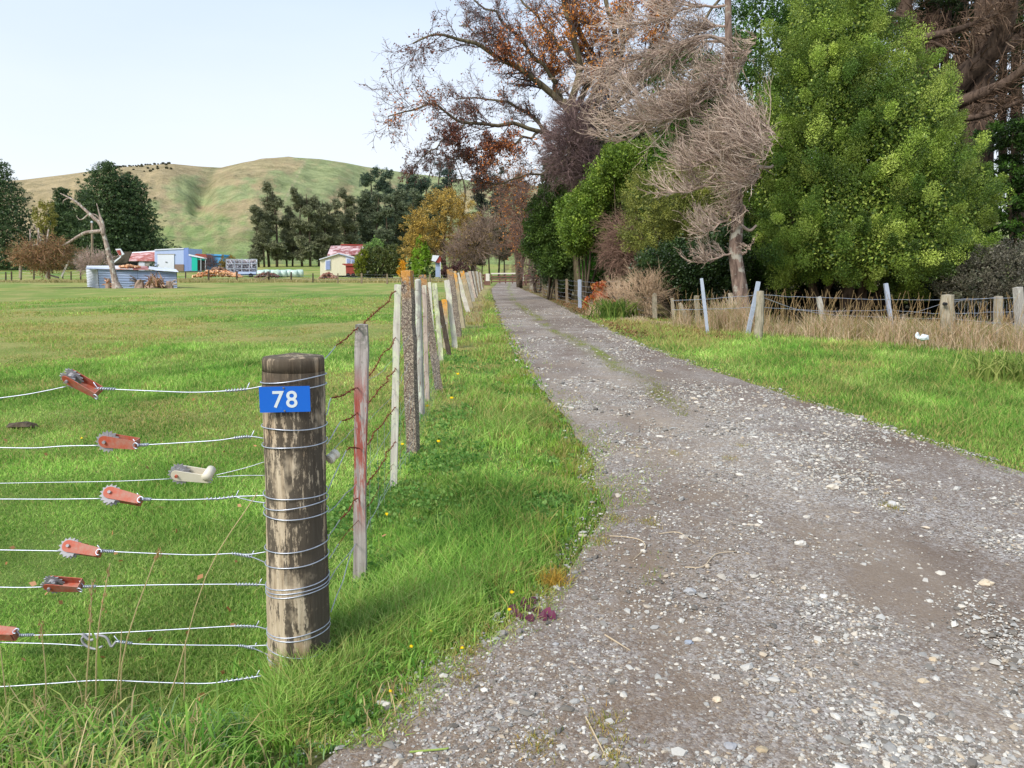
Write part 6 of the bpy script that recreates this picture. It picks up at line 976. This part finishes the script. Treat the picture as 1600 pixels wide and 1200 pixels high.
# ---- teal shed and blue shed
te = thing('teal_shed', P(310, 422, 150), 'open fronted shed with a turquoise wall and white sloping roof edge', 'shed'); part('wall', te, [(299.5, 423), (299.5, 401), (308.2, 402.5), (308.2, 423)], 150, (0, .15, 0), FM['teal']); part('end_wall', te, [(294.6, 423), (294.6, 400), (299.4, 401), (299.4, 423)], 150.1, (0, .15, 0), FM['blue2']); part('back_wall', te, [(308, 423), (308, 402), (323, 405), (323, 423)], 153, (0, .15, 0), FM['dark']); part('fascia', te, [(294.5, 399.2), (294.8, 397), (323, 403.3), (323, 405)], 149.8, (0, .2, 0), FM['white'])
part('roof', te, [(303, 398.8), (307, 396.4), (322, 397.2), (323.5, 403.2)], 151, (0, 3, 0), FM['rustroof']); [part('post', te, [(x_, 423), (x_, 404), (x_ + .6, 404), (x_ + .6, 423)], 149.9, (0, .1, 0), FM['white']) for x_ in (313.5, 320.5)]; part('gable_board', te, [(308.2, 406), (308.2, 402.6), (322.5, 405.2), (322.5, 407)], 150.2, (0, .1, 0), FM['teal'])
bl = thing('blue_shed', P(335, 420, 154), 'bright blue shed partly hidden by a leafless dark shrub', 'shed'); part('wall', bl, [(322.6, 422), (322.6, 399), (346, 399.5), (346, 422)], 154, (0, 4, 0), FM['sky']); part('roof', bl, [(321.5, 399.2), (322.5, 396.8), (346, 397.6), (347, 399.8)], 153.7, (0, 4.6, 0), FM['sky']); part('window', bl, [(324, 409), (324, 403), (327, 403), (327, 409)], 153.9, (0, .06, 0), FM['dark'])
# ---- crate trailer with scrap
ct = thing('crate_trailer', P(378, 430, 133), 'grey caged trailer heaped with scrap between the firewood heap and the bales', 'trailer'); CG = M['steelpost']
mb = MB(); k = 133 / 1200
for a in (353.5, 366, 378, 390, 401.5): bar(mb, P(a, 428, 133), P(a, 405, 133), .09)
for y_ in (405.2, 412, 420, 427.6): bar(mb, P(353, y_, 133), P(402, y_, 133), .09)
mb.build('cage', CG, ct); part('bed', ct, [(352, 430), (352, 427.5), (402, 427.5), (402, 430)], 133, (0, 2.2, 0), FM['blue2']); part('side_board', ct, [(372, 428), (372, 424.5), (400, 424.5), (400, 428)], 132.8, (0, .06, 0), FM['bluew'])
mb = MB()
for i in range(420):
    p = P(rng.uniform(355, 400), rng.uniform(407, 426), 134 + rng.uniform(-.6, .8)); d = unit(rng.normal(size=3) * (1, .4, .8)) * rng.uniform(.3, 1.1); bar(mb, p - d / 2, p + d / 2, rng.uniform(.05, .22), .04, pal([lin(110, 104, 110), lin(160, 158, 168), lin(210, 210, 220), lin(130, 108, 104)], 1)[0])
mb.build('scrap', M['twig'], ct); part('back_panel', ct, [(354, 428), (354, 406), (401, 406), (401, 428)], 134.9, (0, .05, 0), FM['greyb'])
for a in (362, 392): mb = MB(); sweep(mb, [P(a, 430.5, 132.7), P(a, 430.5, 133)], [.38, .38], 16); mb.build('wheel', FM['dark'], ct, smooth=False)
logpile('firewood_heap', 'heap of freshly split orange firewood left of the crate trailer', 340, 432.5, 122, 70, 10, 420, LOGC, 'woodpile', .42, 2.5); logpile('log_heap', 'grey brown logs piled on top of the orange firewood heap', 342, 426, 124, 26, 8, 60, [lin(118, 92, 78), lin(160, 130, 110)], 'woodpile', .6, 1.5)
logpile('bark_heap', 'dark reddish heap of bark and offcuts in front of the wrapped bales', 418, 433, 126, 34, 7, 200, [lin(92, 62, 58), lin(140, 104, 94), lin(84, 80, 70)], 'debris', .4, 2); logpile('brick_heap', 'heap of reddish brown rounds against the cream garage wall', 513, 435.5, 121, 26, 9, 190, [lin(110, 68, 60), lin(150, 104, 90), lin(190, 150, 130)], 'woodpile', .42, 1.5)
# ---- wrapped bales
bm = NT('bale_wrap', .35, .5); bm.base(bm.mix(bm.ramp(bm.noise(2), [(.35, 0.), (.65, 1.)]), lin(150, 176, 160), lin(200, 216, 204))); bm.bump(bm.noise(6), .4, .05)
BLB = ['leftmost pale green wrapped bale, partly hidden by the trailer', 'second wrapped bale from the trailer', 'third wrapped bale from the trailer, the whitest', 'wrapped bale at the middle of the row with a shaded end', 'fourth wrapped bale from the right, darker green', 'third wrapped bale from the right', 'second wrapped bale from the right', 'rightmost wrapped bale of the row']
b0 = None
for i in range(8):
    x_ = 408 + i * 8.6; Yb = 131 + (i % 3) * .5; c = P(x_, 424.5, Yb); c[2] = float(gz(c[0], Yb)) + .62
    if b0 is None:
        t = thing('wrapped_bale', c - (0, 0, .62), BLB[i], 'bale', 'wrapped silage bales in a row'); mb = MB(); sweep(mb, [c + (-.6, 0, 0), c + (-.56, 0, 0), c + (-.2, 0, 0), c + (.2, 0, 0), c + (.56, 0, 0), c + (.6, 0, 0)], [.5, .62, .66, .66, .62, .5], 20); w_ = mb.build('wrap', bm.m, t, smooth=True); b0 = t
        mb = MB(); sweep(mb, [c + (-.01, 0, 0), c + (.01, 0, 0)], [.668, .668], 20); mb.build('seam', FM['galvp'], t)
    else:
        t = copy_tree(b0); t.location = c - (0, 0, .62); t['label'] = BLB[i]
    t.rotation_euler = (0, 0, [0, .2, -.15, 1.2, .1, -.2, .15, .3][i]); t.scale = (1, 1, 1.0 + .04 * (i % 2))
# ---- cottage and cream garage
ho = thing('farm_house', P(545, 430, 146), 'old house with a patchy faded red iron roof behind the cream garage', 'house'); quad(MB(), P(511, 399, 141), P(566, 398, 141), P(571, 382.5, 146), P(517, 384.2, 146), .1).build('roof', FM['redroof'], ho); part('wall', ho, [(512, 430), (512, 398), (565, 398), (565, 430)], 141.6, (0, 8, 0), FM['cream'])
part('ridge', ho, [(532, 383.6), (532.5, 381.3), (571, 382), (571, 384)], 145.5, (0, .3, 0), FM['redp'])
cg = thing('cream_garage', P(528, 431, 134), 'cream gable fronted garage with a blue curtained window under the red roofed house', 'garage'); part('wall', cg, [(500.2, 430.5), (500.2, 404.5), (529, 396), (560, 404.5), (560, 430.5)], 134, (0, 6, 0), FM['cream'])
for a, b in (((498.5, 405), (529, 395.4)), ((529, 395.4), (562, 405))): quad(MB(), P(a[0], a[1], 133.6), P(b[0], b[1], 133.6), P(b[0], b[1] - .1, 140.5), P(a[0], a[1] - .1, 140.5), .14).build('roof', FM['white'] if a[0] < 500 else FM['galv'], cg)
wi = part('window', cg, [(508, 422), (508, 406.5), (516.5, 405), (516.5, 422)], 133.9, (0, .06, 0), FM['white']); part('pane', wi, [(509.2, 421), (509.2, 408), (515.3, 407), (515.3, 421)], 133.8, (0, .05, 0), FM['glass']); dd_ = part('window', cg, [(540, 412), (540, 400.5), (556, 404.5), (556, 412)], 133.9, (0, .06, 0), FM['white']); part('pane', dd_, [(542, 411), (542, 404), (547, 405), (547, 411)], 133.8, (0, .05, 0), FM['glass']); part('pane', dd_, [(549, 411), (549, 405.5), (554, 406.5), (554, 411)], 133.8, (0, .05, 0), FM['glass'])
rt_ = thing('red_trailer', P(546, 431, 130), 'rusty red high sided farm trailer beside the cream garage', 'trailer'); part('body', rt_, [(541, 430), (540, 413.5), (555, 413.5), (555, 430)], 130, (0, 2.5, 0), FM['redp']); part('hopper', rt_, [(541, 415.5), (534.5, 413.2), (535, 411.8), (557, 412), (557, 415.5)], 129.8, (0, 2.8, 0), FM['redp'])
for a in (544, 552): mb = MB(); sweep(mb, [P(a, 430, 129.8), P(a, 430, 130)], [.35, .35], 14); mb.build('wheel', FM['dark'], rt_)
rh = thing('red_hut', P(681, 433, 113), 'tiny red gabled hut with a pinkish white roof right of the lime conifer', 'hut'); part('roof', rh, [(674, 407), (676, 398.5), (686.5, 399.5), (680.5, 409)], 113, (0, 1.6, 0), FM['white']); part('gable', rh, [(680.5, 410), (686.8, 399.8), (688.6, 404), (688.6, 411)], 113.1, (0, 1.4, 0), FM['redp']); part('wall', rh, [(680.5, 433), (680.5, 410), (687, 410), (687, 433)], 113.6, (0, 1.2, 0), FM['galv']); part('post', rh, [(687.4, 435), (687.4, 409), (688.4, 409), (688.4, 435)], 113, (0, .1, 0), FM['white'])
# ================================================================ SMALL PLANTS AND LITTER
yel = flat('yellow_petals', lin(238, 200, 16), .6, .2, 0, 40, .1); gs = flat('green_stem', lin(96, 130, 56), .7)
FLW = [(547, 975, 'large yellow dandelion beside the foot of the thick corner post', 1.5), (603, 813, 'yellow dandelion in the grass right of the red painted post', 1.0), (628, 707, 'yellow flower at the foot of the tallest concrete post', 1.), (684, 702, 'yellow flower open in the verge right of the tallest concrete post', 1.2), (667, 643, 'yellow flower beside the foot of the grey round topped post', 1.3), (705, 630, 'pair of small yellow flowers in the upper verge', 1.2), (798, 940, 'yellow flower touching the purple leaved weed', 1.1), (794, 968, 'yellow bloom below the purple leaved weed', .9), (641, 1028, 'small yellow flower at the verge edge near the gravel, lower', .8), (720, 1030, 'tiny yellow flower on the verge lip by the gravel', .8), (608, 1100, 'yellow bud in the grass where it meets the gravel', .7), (805, 905, 'yellow flower left above the orange grass tuft', .7), (128, 697, 'yellow flower in the paddock left of the second wire strainer', .7), (672, 1003, 'small yellow flower among clover near the gravel', .7), (715, 590, 'far small yellow flower on the verge', 1.)]
for px_, py_, lb, s_ in FLW:
    q = G(px_, py_ + 5); h_ = .055 if py_ > 800 else .09; r_ = .0085 * s_ * max(1, (q[1] / 3.5) ** .8); t = thing('dandelion', q, lb, 'flower', 'yellow flowers in the grass'); top = np.array(q) + (.005, 0, h_); mb = MB(); sweep(mb, [q, q + (.0, 0, h_ * .6), top], .0012, 4, sub=3); mb.build('stem', gs, t)
    n = 44; a = rng.uniform(0, 6.28, n); u_ = np.stack([np.cos(a), np.sin(a), rng.uniform(-.05, .5, n)], 1); nm_ = unit(np.array((.05, -.55, .8))); u_ = u_ - nm_ * (u_ @ nm_)[:, None] + nm_ * rng.uniform(.1, .5, (n, 1)); mb = MB(); leaves(mb, top + unit(u_) * r_ * rng.uniform(.3, .7, (n, 1)), r_ * 1.1, (1, 1, 1), axis=unit(u_), spread=.15, asp=.4); sweep(mb, [top, top + nm_ * r_ * .3], [r_ * .6, r_ * .5], 8); mb.build('petals', yel, t)
pw = thing('purple_weed', G(825, 962), 'low weed with dark purple red leaves at the gravel edge', 'plant'); mb = MB()
for i, (a, b) in enumerate([(800, 955), (812, 968), (824, 955), (832, 942), (838, 958), (848, 968), (862, 966), (816, 945), (855, 960), (828, 970), (806, 962)]):
    q = G(a, b + 4) + (0, 0, .02); n = 9; an = np.linspace(0, 2 * math.pi, n, endpoint=False); r_ = .02 * rng.uniform(.8, 1.3); up_ = unit(np.array((rng.normal() * .3, -.5, 1))); u_ = unit(np.cross(up_, (0, 1, .1))); v_ = np.cross(up_, u_); V = q + (np.cos(an)[:, None] * u_ + np.sin(an)[:, None] * v_) * r_ * (1 + .25 * np.cos(an * 3))[:, None] + up_ * .004; C_ = pal([lin(70, 34, 52), lin(112, 50, 74)], 1)[0]; mb.add(np.vstack([V, q - up_ * .003]), T=[(j, (j + 1) % n, n) for j in range(n)], C=C_)
mb.build('leaves', M['leaf'], pw); mb = MB(); [sweep(mb, [G(826, 962), G(a, b) + (0, 0, .012)], .0015, 4) for a, b in ((802, 958), (838, 948), (858, 968), (815, 948))]; mb.build('stem', gs, pw)
ogt = MB(); q = G(866, 915); tuft(ogt, q[0], q[1], 240, .085, .0035, [lin(176, 150, 60), lin(206, 160, 76), lin(170, 176, 80)], .035, .9); tag(ogt.build('grass_tuft', M['grass'], None, loc=q), 'round orange yellow grass tuft standing alone on the gravel edge', 'grass tuft')
LV = MB(); n = 90; px_ = rng.uniform(0, 800, n); py_ = 520 + 620 * rng.random(n) ** .8
for a, b in list(zip(px_, py_)) + [(200, 1010), (1040, 905)]:
    q = G(a, b)
    if q[0] > redge(q[1], 0): continue
    leaves(LV, (q + (0, 0, .035))[None], .034 if b < 1000 else .022, pal([lin(150, 96, 60), lin(190, 140, 92), lin(176, 124, 84)], 1), np.array([(0, -.6, .3)]), .8, .7)
tag(LV.build('fallen_leaves', M['leaf'], None, loc=(0, 0, 0)), 'scattered brown autumn leaves lying in the short grass', 'leaves', kind='stuff')
TWG = [([(952, 843), (975, 845), (1000, 850), (1008, 862), (990, 880)], 'pale branching twig lying on the gravel left of centre'), ([(1030, 840), (1060, 838), (1085, 855)], 'short curved straw twig on the drive right of the branching twig'), ([(1070, 893), (1098, 892), (1118, 872), (1150, 868)], 'long thin grey twig on the near drive'), ([(915, 1130), (935, 1170), (950, 1200)], 'straw coloured twig at the bottom edge of the drive'), ([(945, 1000), (962, 1010), (985, 1025)], 'thin pale stalk on brown fines below the verge'), ([(640, 1185), (695, 1180), (700, 1178)], 'green grass stem lying on the gravel at the bottom')]
for pts, lb in TWG:
    w_ = [G(a, b) + (0, 0, .02) for a, b in pts]; t = MB(); sweep(t, w_, [.0028] * (len(w_) - 1) + [.0012], 5, lin(186, 168, 140) if 'green' not in lb else lin(140, 160, 80), sub=4)
    tag(t.build('twig', M['twig'], None, loc=w_[0]), lb, 'twig')
q = G(38, 668); mb = MB(); vv_ = ICO * (.15, .09, .035) * (1 + .18 * rng.normal(size=(12, 1))) + q + (0, 0, .02); mb.add(vv_, T=IT, C=lin(92, 76, 62)); tag(mb.build('dung_patch', M['bark_dark'], None, loc=q), 'flat dark dung patch in the paddock left of the wire strainers', 'dung')
